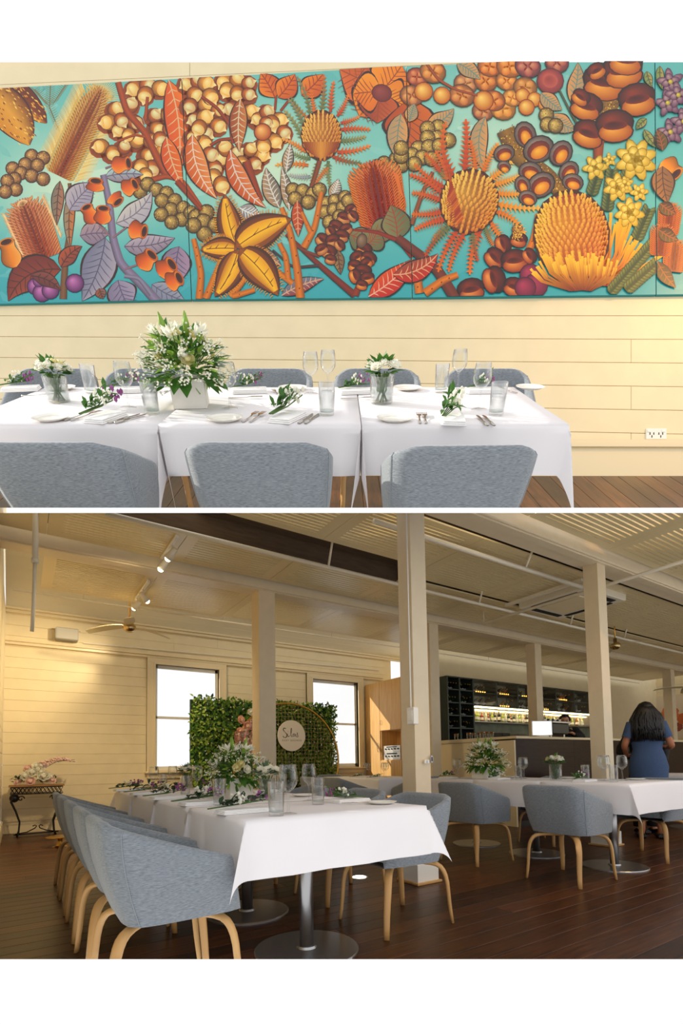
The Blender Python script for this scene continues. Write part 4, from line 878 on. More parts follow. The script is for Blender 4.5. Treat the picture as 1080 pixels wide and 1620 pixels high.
for (px, py, rz, wh, pu) in ((168,664,1.3,'near the first tumbler',True), (455,664,1.2,'before the middle wine glasses',False), (716,667,1.45,'before the last tumbler',False), (34,618,.25,'at the far left end',True), (200,620,.1,'behind the first wine glass',True), (395,621,.15,'right of the lily box',True), (563,622,.2,'left of the right rose vase',True), (763,621,.1,'behind the last wine glass',True)):
    n = napkin_mesh(.11, .2); n.matrix_basis = on(px, py, rz, .95, 1, 0); tag(n, 'white folded napkin on the white cloth, '+wh, 'napkin', 'folded napkins on the mural table')
    near = py > 640
    sprig('leafy flower sprig resting on a white napkin, '+wh, on(px-3, py-(4 if near else 2), (1.15 if near else .5), 1.05 if near else .8, 1.5, 0) @ Matrix.Translation((0,0,.014)), 20+k, 'sprigs on the napkins of the mural table', pu); k += 1
for (px, py, sd, wh, s) in ((94,636,31,'left of the lily box',1.12), (603,638,33,'right of the lily box',1.18)):
    vase('short clear glass vase of green stems on the white cloth, '+wh, on(px, py, 0, s*1.04, .76), 'rose vases on the mural table')
    posy('white rose posy with dark leaves in a glass vase, '+wh, on(px, py, 0, s, .8), sd, 'rose posies on the mural table', 1.0)
planter('white wooden planter box holding lilies on the white cloth', on(304, 643, .12, 1.0, .95, 0), None, .155, .14, .12)
big_bouquet('tall arrangement of lilies, cream roses and broad leaves in the white planter', on(304, 643, .3, 1.12, .74, 0) @ Matrix.Translation((0,0,.125)), 8, None, .98)
# a warm ceiling spotlight of the same room, right of the picture at ceiling height
lampU = lamp('SPOT', CAM+RT*4.3+UP*5.3+FW*2.0, 260, (1,.55,.16), .1, CAM+RT*2.6+UP*2.7+FW*WZ, 1.4, 1.0, 'ceiling_spot_right_offscreen')
# ------------------------------------------------------------------ LOWER SET: the dining room
BW = 8.95; LW = -.2; RW = 17.5
LC = [(811.5, False), (1517.5, True)]
fl = tag(MB().build('floor', M_floor), kind='structure')
sf = MB().box(LW, .6, -.08, RW, BW, -.024).build('subfloor', M_floor, fl); cut(sf, LC)
def inview(x0, y0, x1, y1, z=0):
    ps = []
    for i in range(9):
        for y in (y0, y1):
            p = proj((x0+(x1-x0)*i/8, y, z))
            if p[2] > .3: ps.append(p)
    return any(-60 < p[0] < 1140 and p[1] < 1530 for p in ps)
RB = random.Random(11)
yb = .9; row = 0
while yb < BW-.02:
    w = .135; x = LW-RB.uniform(0, 2.5)
    while x < 12.5:
        L = RB.uniform(2.2, 4.2); a, b = max(x, LW), min(x+L, 12.5)
        if b-a > .1 and inview(a, yb, b, yb+w):
            o = MB().box(-(b-a)/2, -w/2+.0012, -.022, (b-a)/2-.0015, w/2-.0012, 0, .0015).build('floor_board', M_floor, fl, M=Matrix.Translation(((a+b)/2, yb+w/2, 0))); cut(o, LC)
        x += L
    yb += w; row += 1
# back wall: horizontal boards round two windows
wb = tag(MB().box(LW, BW+.03, 0, 1.9, BW+.12, 3.6).build('wall_far', M_wall), kind='structure')
WIN = [(1.98, 3.12, .9, 2.76), (5.14, 6.3, .9, 2.76)]
for x0, x1, z0, z1 in ((1.9, 3.2, 0, .9), (1.9, 3.2, 2.76, 3.6), (3.12, 5.14, 0, 3.6), (5.1, 6.4, 0, .9), (5.1, 6.4, 2.76, 3.6), (6.3, 7.3, 0, 3.6)): MB().box(x0, BW+.03, z0, x1, BW+.12, z1).build('wall_backing', M_wall, wb)
MB().box(1.9, BW+.03, .8, 1.99, BW+.12, 2.8).build('wall_backing', M_wall, wb)
z = .2; k = 0
while z < 3.42:
    z1 = min(z+.165, 3.43); segs = [(LW, 1.9), (3.2, 5.06), (6.38, 7.1)] if (z1 > .88 and z < 2.8) else [(LW, 3.1-(k % 2)*.8), (3.1-(k % 2)*.8, 7.1)]
    for a, b in segs: MB().box(a+.001, BW-.0, z+.001, b-.001, BW+.03, z1-.001, .0022).build('wall_board', M_wall, wb)
    z += .165; k += 1
bb = tag(MB().box(LW, BW-.025, 0, 7.1, BW, .2, .004).build('baseboard_far', M_trim), kind='structure'); MB().box(LW, BW-.035, .17, 7.1, BW-.02, .2, .004).build('cap_moulding', M_trim, bb)
tr = tag(MB().box(LW, BW-.05, 2.86, 7.0, BW, 2.91, .008).build('trim_1', M_trim), kind='structure'); MB().box(LW, BW-.075, 2.905, 7.0, BW, 2.925, .006).build('ledge', M_trim, tr)
tr = tag(MB().box(LW, BW-.08, 3.4, RW, BW, 3.44, .01).build('trim_2', M_trim), kind='structure'); MB().box(LW, BW-.05, 3.35, RW, BW, 3.405, .008).build('bed_moulding', M_trim, tr)
for n_, (x0, x1, z0, z1) in enumerate(WIN):
    wn = tag(MB().box(x0, BW+.05, z0-.0, x1, BW+.07, z0+.05).build('window_%d' % (n_+1), M_trim), kind='structure')
    for a, b, c_, d, e in ((.14, .0, -.03, .02, 0), (.115, .02, -.045, 0, 1), (.03, 0, -.055, 0, 2), (.14, .115, -.055, 0, 3)):
        for side in range(4):
            o1, o2 = a, b
            if side == 0: bx_ = (x0-o1, BW+c_, z0-.02, x0-o2, BW+.029, z1+o2)
            elif side == 1: bx_ = (x1+o2, BW+c_, z0-.02, x1+o1, BW+.029, z1+o2)
            elif side == 2: bx_ = (x0-o1, BW+c_, z1+o2, x1+o1, BW+.03, z1+o1)
            else: continue
            MB().box(*bx_, .003).build('architrave', M_trim, wn)
    MB().box(x0-.17, BW-.1, z0-.05, x1+.17, BW+.05, z0-.012, .008).build('window_sill', M_trim, wn); MB().box(x0-.13, BW-.04, z0-.14, x1+.13, BW, z0-.05, .006).build('apron', M_trim, wn)
    for a, b in (((x0, z0), (x0+.05, z1)), ((x1-.05, z0), (x1, z1)), ((x0, z1-.06), (x1, z1)), ((x0, z0), (x1, z0+.07)), ((x0, (z0+z1)/2-.02), (x1, (z0+z1)/2+.025))): MB().box(a[0], BW+.045, a[1], b[0], BW+.08, b[1], .004).build('sash_rail', M_white, wn)
    for a, b in ((z0+.05, (z0+z1)/2-.01), ((z0+z1)/2+.015, z1-.05)): MB().box(x0+.04, BW+.06, a, x1-.04, BW+.064, b).build('pane', M_pane, wn)
wl = tag(MB().box(LW-.12, 3.2, 0, LW-.03, BW+.1, 3.0).build('wall_left', M_wall), kind='structure')
MB().box(LW-.12, 1.8, 0, LW-.03, 3.2, 1.85).build('wall_backing', M_wall, wl)  # low piece out of view, added only to stop the sun
MB().box(LW-.12, 5.1, 3.0, LW-.02, BW+.1, 5.6).build('wall_backing', M_wall, wl)  # added above the ceiling line to close a gap and stop the sun
z = .2
while z < 3.42:
    z1 = min(z+.165, 3.43); o = MB().box(LW-.03, 5.6, z+.0025, LW, BW, z1-.0025, .003).build('wall_board', M_wall, wl); z += .165
tag(MB().box(LW, 3.2, 0, LW+.025, BW, .2, .004).build('baseboard_left', M_trim), kind='structure')
# raked boarded ceiling over the far aisle
rk = tag(MB().build('ceiling', M_raked), kind='structure')
for k in range(22):
    y1 = BW-k*.16; y0 = y1-.157; za, zb = 3.44+k*.105, 3.44+k*.105+.103
    mb = MB(); mb.add([(LW, y1, za), (RW, y1, za), (RW, y0, zb), (LW, y0, zb), (LW, y1, za+.02), (RW, y1, za+.02), (RW, y0, zb+.02), (LW, y0, zb+.02)], [(0,1,2,3),(7,6,5,4),(0,4,5,1),(1,5,6,2),(2,6,7,3),(3,7,4,0)]); o = flip_fix(mb.build('ceiling_board', M_raked, rk)); cut(o, LC)
# beams along the two column rows
for n_, (y0, y1) in enumerate(((5.78, 6.08), (2.96, 3.26))):
    bm_ = tag(MB().box(-.2, y0, 3.25, RW, y1, 3.5, .01).build('trim_%d' % (n_+3), M_col), kind='structure')
    f2 = MB().box(-.2, y0+.03, 3.235, RW, y0+.14, 3.252, .004).build('beam_fillet', M_col, bm_); cut(bm_, LC)
# slotted ceiling panels hung between the beams; a dark void above
vd = tag(MB().box(LW, .5, 3.62, RW, 6.4, 3.66).build('trim_9', M_void), kind='structure'); cut(vd, LC)
PZ = 3.35
def slot_panel(x0, y0, x1, y1, mz=PZ, bord=.13, plain=False):
    mb = MB(); t = .018
    if plain: mb.box(x0+.003, y0+.003, mz, x1-.003, y1-.003, mz+t)
    else:
        mb.box(x0+.003, y0+.003, mz, x0+bord, y1-.003, mz+t); mb.box(x1-bord, y0+.003, mz, x1-.003, y1-.003, mz+t)
        n = max(3, int((y1-y0-2*bord*.7)/.056)); a = y0+bord*.7; s_ = (y1-y0-2*bord*.7)/n
        mb.box(x0+bord, y0+.003, mz, x1-bord, a, mz+t); mb.box(x0+bord, y1-bord*.7, mz, x1-bord, y1-.003, mz+t)
        for i in range(n): mb.box(x0+bord, a+i*s_+.0085, mz, x1-bord, a+(i+1)*s_-.0085, mz+t)
    o = mb.build('ceiling_panel', M_panel, rk); cut(o, LC); return o
XS = [LW, .2, 1.42, 2.66, 4.12, 5.56, 7.0, 8.44, 9.88, 11.3, 12.8, 14.4, 16.0]
for i in range(len(XS)-1):
    a, b = XS[i], XS[i+1]
    if i: slot_panel(a, 6.16, b, 7.5 if i != 2 else 7.62)
    slot_panel(a, 4.93 if b < 5.3 else 4.76, b, 5.72, plain=(i == 0))
    slot_panel(a, 3.45, b, 4.36 if b < 5.3 else 4.68, plain=(i == 0)); slot_panel(a, 1.1, b, 2.9)
# bulkhead lip beside the dark recess
o = tag(MB().box(LW, 4.36, 3.36, 5.2, 4.385, 3.6).build('trim_5', M_panel), kind='structure'); cut(o, LC)
o = tag(MB().box(LW, 4.905, 3.36, 5.2, 4.93, 3.6).build('trim_6', M_void), kind='structure'); cut(o, LC)
o = tag(MB().box(LW, 4.385, 3.56, 5.2, 4.905, 3.6).build('trim_7', M_void), kind='structure'); cut(o, LC)
# columns
CS = .2
def column(x, y, name_, lab, s=CS, base=True):
    t = thing('column', lab, 'column', Matrix.Translation((x, y, 0)), 'cream posts under the ceiling beams')
    MB().box(-s/2, -s/2, 0, s/2, s/2, 3.26, .012).build('shaft', M_col, t)
    if base:
        MB().box(-s/2-.03, -s/2-.03, .0, s/2+.03, s/2+.03, .16, .004).build('plinth', M_white, t)
        mb = MB().box(-s/2-.05, -s/2-.05, 0, s/2+.05, s/2+.05, .02, .004); mb.build('timber_shoe', M_oak, t)
    cut(t, LC); return t
column(2.78, 3.11, 'N1', 'cream square column carrying a white wall box, beside the near table', .165)
column(5.62, 3.11, 'N2', 'cream square column standing behind the box of lilies table, before the dark bar', .17)
column(2.68, 5.93, 'F1', 'cream square column standing before the round lettered sign', .23)
column(5.66, 5.93, 'F2', 'cream square column half hidden behind the column with the white box')
column(8.42, 5.93, 'F3', 'cream square column rising behind the lit till screen')
column(14.0, 5.93, 'F4', 'slender far cream column beyond the woman in the blue dress')
# right end and bar wall of the room
wr = tag(MB().box(RW, -3, 0, RW+.1, BW+.1, 3.6).build('wall_right', M_wall), kind='structure')
for k in range(21): MB().box(RW-.02, -3, .165*k+.003, RW, BW, .165*k+.162, .003).build('wall_board', M_wall, wr)
tag(MB().box(7.1, 7.78, 0, RW, 7.88, 3.7).build('wall_bar', M_wall), kind='structure')
# pipes
def pipe(pts, r, lab, parts=(), m=None):
    t = thing('sprinkler_pipe', lab, 'pipe', Matrix.Translation(pts[0])); o = Vector(pts[0])
    MB().tube([Vector(p)-o for p in pts], r, 10).build('pipe_run', m or M_pipe, t, True)
    for p in parts: MB().tube([Vector(q)-o for q in p], r*.55, 8).build('hanger_rod', m or M_pipe, t, True)
    cut(t, LC); return t
pipe([(.6, 4.64, 3.2), (17, 4.72, 3.2)], .024, 'long white sprinkler pipe along the dark ceiling recess', [[(x, 4.64, 3.2), (x, 4.5, 3.6)] for x in (2.9, 5.4, 7.6, 8.5, 9.3)])
pipe([(2.7, 3.52, 3.2), (6.12, 3.52, 3.2)], .026, 'white pipe with small clamps running from the boxed column along the beam', [[(4.9, 3.52, 3.2), (4.95, 3.4, 3.5)], [(6.1, 3.5, 3.2), (6.12, 3.4, 3.5)]])
pipe([(6.14, 5.22, 3.157), (6.14, 1.6, 3.157)], .022, 'white pipe crossing above the tables toward the ceiling cassette', [[(6.14, 5.2, 3.157), (6.14, 5.2, 3.36)]])
pipe([(LW+.1, 7.6, 3.3), (8.2, 7.6, 3.3), (16, 7.6, 3.3)], .011, 'thin white pipe hung below the raked ceiling boards', [[(x, 7.6, 3.3), (x, 7.6, 3.9)] for x in (.72, 2.75, 4.8, 6.9, 9.1, 11.2)])
t = pipe([atd(57, 780, 4.6), atd(55.5, 888, 4.6)], .026, 'tall white conduit hanging near the left wall corner')
MB().tube([atd(55.5, 886, 4.6)-atd(57, 780, 4.6), atd(53, 958, 4.6)-atd(57, 780, 4.6), atd(50.5, 999, 4.6)-atd(57, 780, 4.6)], .017, 10).build('lower_conduit', M_pipe, t, True)
MB().tube([atd(55.6, 884, 4.6)-atd(57, 780, 4.6), atd(55.4, 891, 4.6)-atd(57, 780, 4.6)], .032, 12).build('coupling', M_pipe, t, True)
tag(MB().tube([(.85, BW-.02, 3.0), (6.9, BW-.02, 3.1)], .014, 8).build('cable_conduit', M_pipe), 'thin cream conduit running along the boarded wall under the cornice', 'pipe')
sp = thing('corner_speaker', 'pale grey speaker box high on the boarded wall near the corner', 'speaker', Matrix.Translation((.61, BW-.09, 2.99)))
MB().box(-.16, -.09, 0, .16, .1, .19, .015).build('cabinet', mat('speaker_grey', (170,166,156), .5), sp); MB().box(-.145, -.094, .012, .145, -.088, .178, .002).build('grille', mat('speaker_grille', (188,184,172), .7), sp)
MB().box(-.2, .06, .19, .2, .1, .2).build('bracket', M_trim, sp)
# track spotlights
M_bulb = mat('warm_bulb', (255,236,190), .3, emit=14)
def track(x, y0, y1, z, heads, lab):
    t = thing('track_light', lab, 'light', Matrix.Translation((x, y0, z)), 'spotlight tracks on the ceiling panels')
    MB().box(-.018, 0, -.03, .018, y1-y0, .0, .004).build('track_rail', M_white, t)
    MB().box(-.012, .02, -.0, .012, .05, .05).build('rail_mount', M_white, t); MB().box(-.012, y1-y0-.05, 0, .012, y1-y0-.02, .05).build('rail_mount', M_white, t)
    for yy, dr in heads:
        d = Vector(dr).normalized(); o = Vector((0, yy, -.03)); MB().tube([o, o+Vector((0,0,-.07))], .008, 8).build('arm', M_white, t, True)
        hd = MB().tube([o+Vector((0,0,-.09))-d*.06, o+Vector((0,0,-.09))+d*.015, o+Vector((0,0,-.09))+d*.07], [.028,.036,.05], 16, caps=True).build('lamp_head', M_pipe, t, True)
        c = o+Vector((0,0,-.09))+d*.072; MB().ico(c, .034, 2, (1, 1, 1)).build('bulb', M_bulb, hd, True)
        lamp('SPOT', t.matrix_basis.translation+c+d*.04, 120, (1,.8,.5), .04, t.matrix_basis.translation+c+d*2, 1.9, .8)
    return t
track(1.32, 5.02, 5.66, 3.34, [(.2, (-.3,.5,-.5)), (.52, (-.35,.4,-.6))], 'white track with two lit spotlights beside the beam')
track(1.34, 6.45, 7.25, 3.33, [(.3, (.45,.2,-.4)), (.68, (-.35,.5,-.45))], 'white track with two spotlights above the ceiling fan')
# ceiling fans
def fan(x, y, z, top, lab, ang, r=.66):
    t = thing('ceiling_fan', lab, 'fan', Matrix.Translation((x, y, z)), 'ceiling fans')
    MB().tube([(0,0,.05), (0,0,top-z)], .011, 8).build('down_rod', M_gold, t, True)
    MB().lathe([(.001,-.07), (.05,-.065), (.085,-.03), (.09,.02), (.06,.05), (.03,.06), (.03,.13), (.001,.13)], 20).build('motor_housing', mat('fan_brass', (196,170,120), .25, metal=1), t, True)
    for k in range(3):
        a = ang+k*2.094; mb = MB(); vs = []
        for i in range(7):
            u = .09+i/6*(r-.09); w = .045+.03*math.sin(math.pi*(i/6)**.7); zz = .02-.06*(i/6)**2
            for s_, dz in ((-1, -.012), (1, .012)): vs.append((math.cos(a)*u-math.sin(a)*w*s_, math.sin(a)*u+math.cos(a)*w*s_, zz+dz))
        n0 = len(vs); vs2 = vs+[(p[0], p[1], p[2]+.008) for p in vs]
        fs = [(2*i, 2*i+1, 2*i+3, 2*i+2) for i in range(6)]+[(n0+2*i+2, n0+2*i+3, n0+2*i+1, n0+2*i) for i in range(6)]+[(2*i, 2*i+2, n0+2*i+2, n0+2*i) for i in range(6)]+[(2*i+3, 2*i+1, n0+2*i+1, n0+2*i+3) for i in range(6)]+[(12, 13, n0+13, n0+12), (1, 0, n0, n0+1)]
        flip_fix(mb.add(vs2, fs).build('blade', mat('fan_blade', (206,190,150), .4), t))
    return t
fan(1.32, 7.6, 3.0, 4.2, 'brass ceiling fan with pale blades hanging before the boarded wall', .35)
fan(8.9, 4.6, 3.0, 3.6, 'ceiling fan in the dark hatch right of the tall cream column', .8, .6)
fan(13.2, 5.2, 2.62, 3.6, 'far ceiling fan hanging over the woman in the blue dress', .5, .8)
# air-conditioning cassette
ac = thing('ceiling_cassette', 'white square air-conditioning cassette set in the slotted ceiling', 'air conditioner', Matrix.Translation((6.8, 4.12, 3.26)))
MB().box(-.52, -.52, .0, .52, .52, .12, .01).build('housing', M_pipe, ac); MB().box(-.3, -.3, -.012, .3, .3, .002, .004).build('grille', M_trim, ac)
for k in range(4):
    mb = MB().box(-.36, -.46, -.008, .36, -.38, .001); mb.v = [tuple(Matrix.Rotation(k*math.pi/2, 3, 'Z') @ Vector(p)) for p in mb.v]; mb.build('air_vane', M_dark, ac)
mb = MB().box(-.75, -.6, .02, -.7, .6, .06); mb.build('drip_rail', M_pipe, ac)
# open hatch left of the cassette: its upstands reach up into the roof void
ht = thing('ceiling_hatch', 'dark open hatch in the slotted ceiling beside the boxed column', 'hatch', Matrix.Translation((4.66, 4.645, 3.37)))
for b_ in ((-.53,-.26,0,.53,-.245,.19), (-.53,.245,0,.53,.26,.19), (.515,-.245,0,.53,.245,.19)): MB().box(*b_).build('upstand', M_void, ht)
# boxes on the near column
jb = thing('control_box', 'white thermostat box fixed on the near cream column', 'control box', Matrix.Translation((2.78-.1-.02, 3.02, 1.33)))
MB().box(-.03, -.06, -.05, .02, .02, .09, .006).build('casing', M_white, jb); MB().box(-.034, -.045, -.02, -.03, .005, .06, .002).build('cover_panel', M_china, jb)
tag(MB().tube([(2.665, 3.03, 1.42), (2.665, 3.03, 3.2)], .006, 6).build('surface_cable', M_white), 'thin white cable rising from the box on the near column', 'cable')
for x, z_, h_, w_, m_, lb in ((2.80, .98, .03, .05, M_china, 'small white switch plate low on the near column'), (2.855, 1.0, .06, .02, M_steel, 'small steel latch plate at the edge of the near column')):
    o = thing('switch_plate', lb, 'switch', Matrix.Translation((x, 3.008, z_))); MB().box(-w_/2, -.008, -h_/2, w_/2, .004, h_/2, .002).build('plate', m_, o); MB().box(-w_*.2, -.011, -h_*.3, w_*.2, -.007, h_*.3, .001).build('rocker', M_dark if m_ is M_steel else M_steel, o)
for o in list(bpy.data.objects):
    if o.name.startswith('surface_cable'): cut(o, LC)
fl_ = thing('floor_glow_disc', 'round glowing disc set in the floor under the near chair', 'light', Matrix.Translation((2.46, 3.51, 0)))
MB().lathe([(.001,.006), (.055,.006), (.06,.003)], 24).build('lens', mat('glow_disc_face', (255,244,214), .2, emit=6), fl_); MB().lathe([(.058,.003), (.075,.005), (.08,0)], 24).build('bezel', M_steel, fl_)  # small emissive disc in a steel ring, flush with the boards
# ------------------------------------------------------------------ LOWER SET: tables, chairs, table ware
TH = .75
T1X, T1W = 1.29, 1.0
T1Y = [1.93, 2.74, 3.55, 4.36, 5.16]
wh1 = ['at the near end of the long table, its front hanging square', 'second along the long table, before the lily box', 'third along the long table, under the far vase', 'at the far end of the long table, before the boarded wall']
for k in range(4):
    a, b = T1Y[k], T1Y[k+1]; d = b-a-.006; M = LOC(T1X, (a+b)/2, 0)
    t = make_table('steel pedestal table '+wh1[k].split(',')[0]+' with round base plate', T1W-.01, d-.01, TH-.003, M, 'pedestal tables of the long near row'); cut(t, LC)
    cor = [(-.5,-.35) if k == 0 else (-.25,.1), (.7,-.2) if k == 0 else (.25,.1), (.25,-.1), (-.25,-.1) if k < 3 else (-.5,.5)]
    o = lay_cloth('white cloth '+wh1[k], T1W, d, TH, M, M_cloth, 'white cloths on the long near table', .25, cor, 40+k, -.1, (0, 0, k > 0, k < 3)); cut(o, LC)
T2X, T2W = 4.56, .95; T2Y = [2.05, 2.86, 3.67, 4.48]
wh2 = ['at the free end of the second long table, before the bar', 'in the middle of the second long table, under the small rose vase', 'at the far end of the second long table, under the low white planter']
for k in range(3):
    a, b = T2Y[k], T2Y[k+1]; d = b-a-.006; M = LOC(T2X, (a+b)/2, 0)
    make_table('steel pedestal table '+wh2[k].split(',')[0], T2W-.01, d-.01, TH+.022, M, 'pedestal tables of the second row')
    cor = [(-.3,-.6) if k == 0 else (-.25,.1), (.7,-.3) if k == 0 else (.25,.1), (.25,-.1), (-.25,-.1)]
    lay_cloth('white cloth '+wh2[k], T2W, d, TH+.025, M, M_cloth, 'white cloths on the second long table', .25, cor, 60+k, -.1, (0, 0, k > 0, k < 2))
T3 = LOC(4.75, 6.35, 0)
make_table('steel pedestal table standing between the green hedge screen and the columns', .9, 1.5, TH-.003, T3, None)
lay_cloth('white cloth on the table before the timber cabinet', .92, 1.52, TH, T3, M_cloth, None, .25, None, 70)
T4 = LOC(7.9, 3.15, 0)
make_table('steel pedestal table beyond the woman in the blue dress', .9, .9, TH-.003, T4, None); lay_cloth('white cloth on the far table by the dark bar', .92, .92, TH, T4, M_cloth, None, .25, None, 71)
ch = make_chair('x', M_fab, 'blue-grey tub chairs in the dining room')
L1 = [(.53, 2.2, 'blue-grey tub chair at the near corner of the long table, its whole side in view'), (.53, 2.78, 'blue-grey tub chair second in the left row of the long table'), (.53, 3.4, 'blue-grey tub chair third in the left row, paler backed'), (.53, 4.02, 'blue-grey tub chair fourth in the left row of the long table'), (.53, 4.6, 'blue-grey tub chair last in the left row, nearest the iron console')]
for x, y, lb in L1: cut(copy_tree(ch, LOC(x, y, 0, 0), lb), LC)
for x, y, rz, lb in ((1.97, 2.43, math.pi, 'blue-grey tub chair tucked in at the right of the near cloth, legs in view'), (2.03, 3.15, math.pi, 'blue-grey tub chair second on the right side of the long table'), (2.03, 3.96, math.pi, 'blue-grey tub chair third on the right side of the long table'),
        (3.82, 2.42, 0, 'blue-grey tub chair turned to the second table, nearest its free end'), (3.82, 3.42, 0, 'blue-grey tub chair turned to the second table, nearest the boxed column'),
        (5.3, 2.46, math.pi, 'blue-grey tub chair across the second table, legs below the hanging cloth'), (5.3, 3.62, math.pi, 'blue-grey tub chair across the second table, behind the rose vase')):
    cut(copy_tree(ch, LOC(x, y, 0, rz), lb), LC)
proto_hide(ch)
ch = make_chair('x', M_fab2, 'grey tub chairs at the table before the timber cabinet')
for x, y, rz, lb in ((4.01, 6.0, 0, 'grey tub chair left of the table before the timber cabinet'), (4.7, 5.3, math.pi/2, 'grey tub chair backing onto the near end of the table before the cabinet'), (4.01, 6.7, 0, 'grey tub chair nearest the hedge screen at the far table'), (4.75, 7.45, -math.pi/2, 'grey tub chair at the cabinet end of the far table')): copy_tree(ch, LOC(x, y, 0, rz), lb)
proto_hide(ch)
def lp(x, y, z=TH, rz=0, s=1, hs=1): return LOC(x, y, z+.0015, rz, s, s, s*hs)
# long near table settings, placed from where they touch the cloth
def tz(px, py, z=TH): q = onz(px, py, z); return min(max(q.x, .86), 1.68), min(q.y, 5.02)
k = 0
for px, py, wh in ((387,1286,'nearest the free front corner'), (322,1273,'second from the front'), (270,1264,'third from the front'), (234,1257,'fourth from the front'), (205,1251,'at the far end')):
    x, y = tz(px, py); n = napkin_mesh(.12, .27); n.matrix_basis = lp(x, y, rz=.1); tag(n, 'white folded napkin on the left side of the long table, '+wh, 'napkin', 'napkins of the left places')
    sprig('dark leafy sprig on a left-side napkin of the long table, '+wh, lp(x-.02, y+.05, TH+.018, .25, 1.35, 1.2), 80+k, 'sprigs of the left places', True, dark=True); k += 1
for px, py, wh in ((437,1291,'at the front'), (347,1274,'beside the lily box'), (293,1260,'third along'), (258,1251,'fourth along'), (503,1273,'right of the front pair'), (446,1257,'behind the front vase')):
    copy_tree(GT, lp(*tz(px, py), s=1.16), 'clear water tumbler on the long near table, '+wh, 'tumblers of the long near table')
for px, py, wh in ((456,1288,'at the front beside a tumbler'), (489,1267,'standing clear before the hedge'), (388,1257,'behind the lily box'), (312,1254,'left of the lily box'), (273,1249,'before the far vase'), (243,1251,'near the far end')):
    copy_tree(GW, lp(*tz(px, py), s=1.1), 'clear wine glass on the long near table, '+wh, 'wine glasses of the long near table')
for px, py, wh in ((606,1272,'at the right front corner'), (480,1260,'behind the front glasses'), (410,1247,'beyond the lily box')):
    copy_tree(GP, lp(*tz(px, py)), 'white bread plate on the long near table, '+wh, 'plates of the long near table')
for px, py, wh in ((553,1269,'nearest the free front corner'), (455,1252,'second from the front'), (395,1244,'third from the front')):
    x, y = tz(px, py); n = napkin_mesh(.12, .24); n.matrix_basis = lp(x, y, rz=math.pi+.1); tag(n, 'white folded napkin on the right side of the long table, '+wh, 'napkin', 'napkins of the right places')
    sprig('purple flowered sprig on a right-side napkin of the long table, '+wh, lp(x-.02, y+.03, TH+.018, math.pi*.9, 1.1, 1.2), 90+k, 'sprigs of the right places', True); k += 1
copy_tree(GF, lp(*tz(566, 1272), rz=math.pi*.95), 'steel fork between plate and napkin at the right front corner', 'forks of the right places')
planter('white planter box on the long near table', lp(1.28, 3.3, rz=.05), None, .17, .17, .13)
big_bouquet('spreading arrangement of white lilies and broad leaves on the long near table', lp(1.28, 3.3, TH+.11, .8), 108, None, 1.05)
for x, y, sd, wh in ((1.35, 2.95, 131, 'in front of the lily box'), (1.42, 5.0, 132, 'near the far end')):
    vase('clear glass vase of stems on the long near table, '+wh, lp(x, y, s=1.15), 'vases on the long near table'); posy('white roses with grey-green leaves on the long near table, '+wh, lp(x, y, s=1.2), sd+(1 if sd == 131 else 0), 'posies on the long near table')
# second table
Z2T = TH+.025; k = 0
for x, y, wh in ((4.3,2.55,'at the free end'), (4.3,3.5,'beside the low planter'), (4.3,4.25,'at the far end')):
    n = napkin_mesh(.12, .24); n.matrix_basis = lp(x, y, Z2T, .1); tag(n, 'white folded napkin on the second long table, '+wh, 'napkin', 'napkins of the second table')
    sprig('leafy sprig on a napkin of the second long table, '+wh, lp(x+.02, y+.06, Z2T+.018, .2, 1.25, 1.2), 140+k, 'sprigs of the second table', k % 2 == 0); k += 1
for x, y, wh in ((4.5,4.3,'left of the low planter'), (4.58,4.36,'left and behind the low planter'), (4.65,3.45,'right of the low planter'), (4.72,3.52,'right and behind the low planter'), (4.55,2.5,'near the free end'), (4.7,2.42,'nearest the free end'), (4.66,2.58,'behind the pair at the free end')):
    copy_tree(GW, lp(x, y, Z2T, s=1.15), 'clear wine glass on the second long table, '+wh, 'wine glasses of the second table')
for x, y, wh in ((4.38,3.32,'between planter and rose vase'), (4.38,2.33,'at the free end'), (4.5,2.66,'behind the glasses at the free end')):
    copy_tree(GT, lp(x, y, Z2T, s=1.15), 'clear water tumbler on the second long table, '+wh, 'tumblers of the second table')
for x, y, wh in ((4.9,2.4,'at the free end'), (4.9,3.1,'behind the rose vase'), (4.9,3.8,'behind the low planter')):
    copy_tree(GP, lp(x, y, Z2T), 'white bread plate on the second long table, '+wh, 'plates of the second table'); copy_tree(GF, lp(x-.05, y-.14, Z2T, 3.0), 'steel fork on the second long table, '+wh, 'forks of the second table')
planter('low white planter box on the second long table', lp(4.5, 3.85, Z2T, .1), None, .26, .2, .13); big_bouquet('rounded bunch of small white flowers on the second long table', lp(4.5, 3.85, Z2T+.12, 1.7, 1, .92), 109, None, 1.3)
vase('clear glass vase of stems on the second long table', lp(4.5, 2.97, Z2T, s=1.3), None); posy('white rose posy on the second long table', lp(4.5, 2.97, Z2T, s=1.3), 133, None)
for x, y, wh in ((4.7, 6.0, 'nearer'), (4.8, 6.6, 'farther')):
    copy_tree(GW, lp(x, y, s=1.1), wh+' wine glass on the table before the timber cabinet'); copy_tree(GW, lp(x+.12, y+.1, s=1.1), wh+' right-hand wine glass on the table before the timber cabinet'); sprig('leafy sprig on the table before the timber cabinet, '+wh+' place', lp(x-.2, y, s=1.1), 150+int(y*10), None, False)
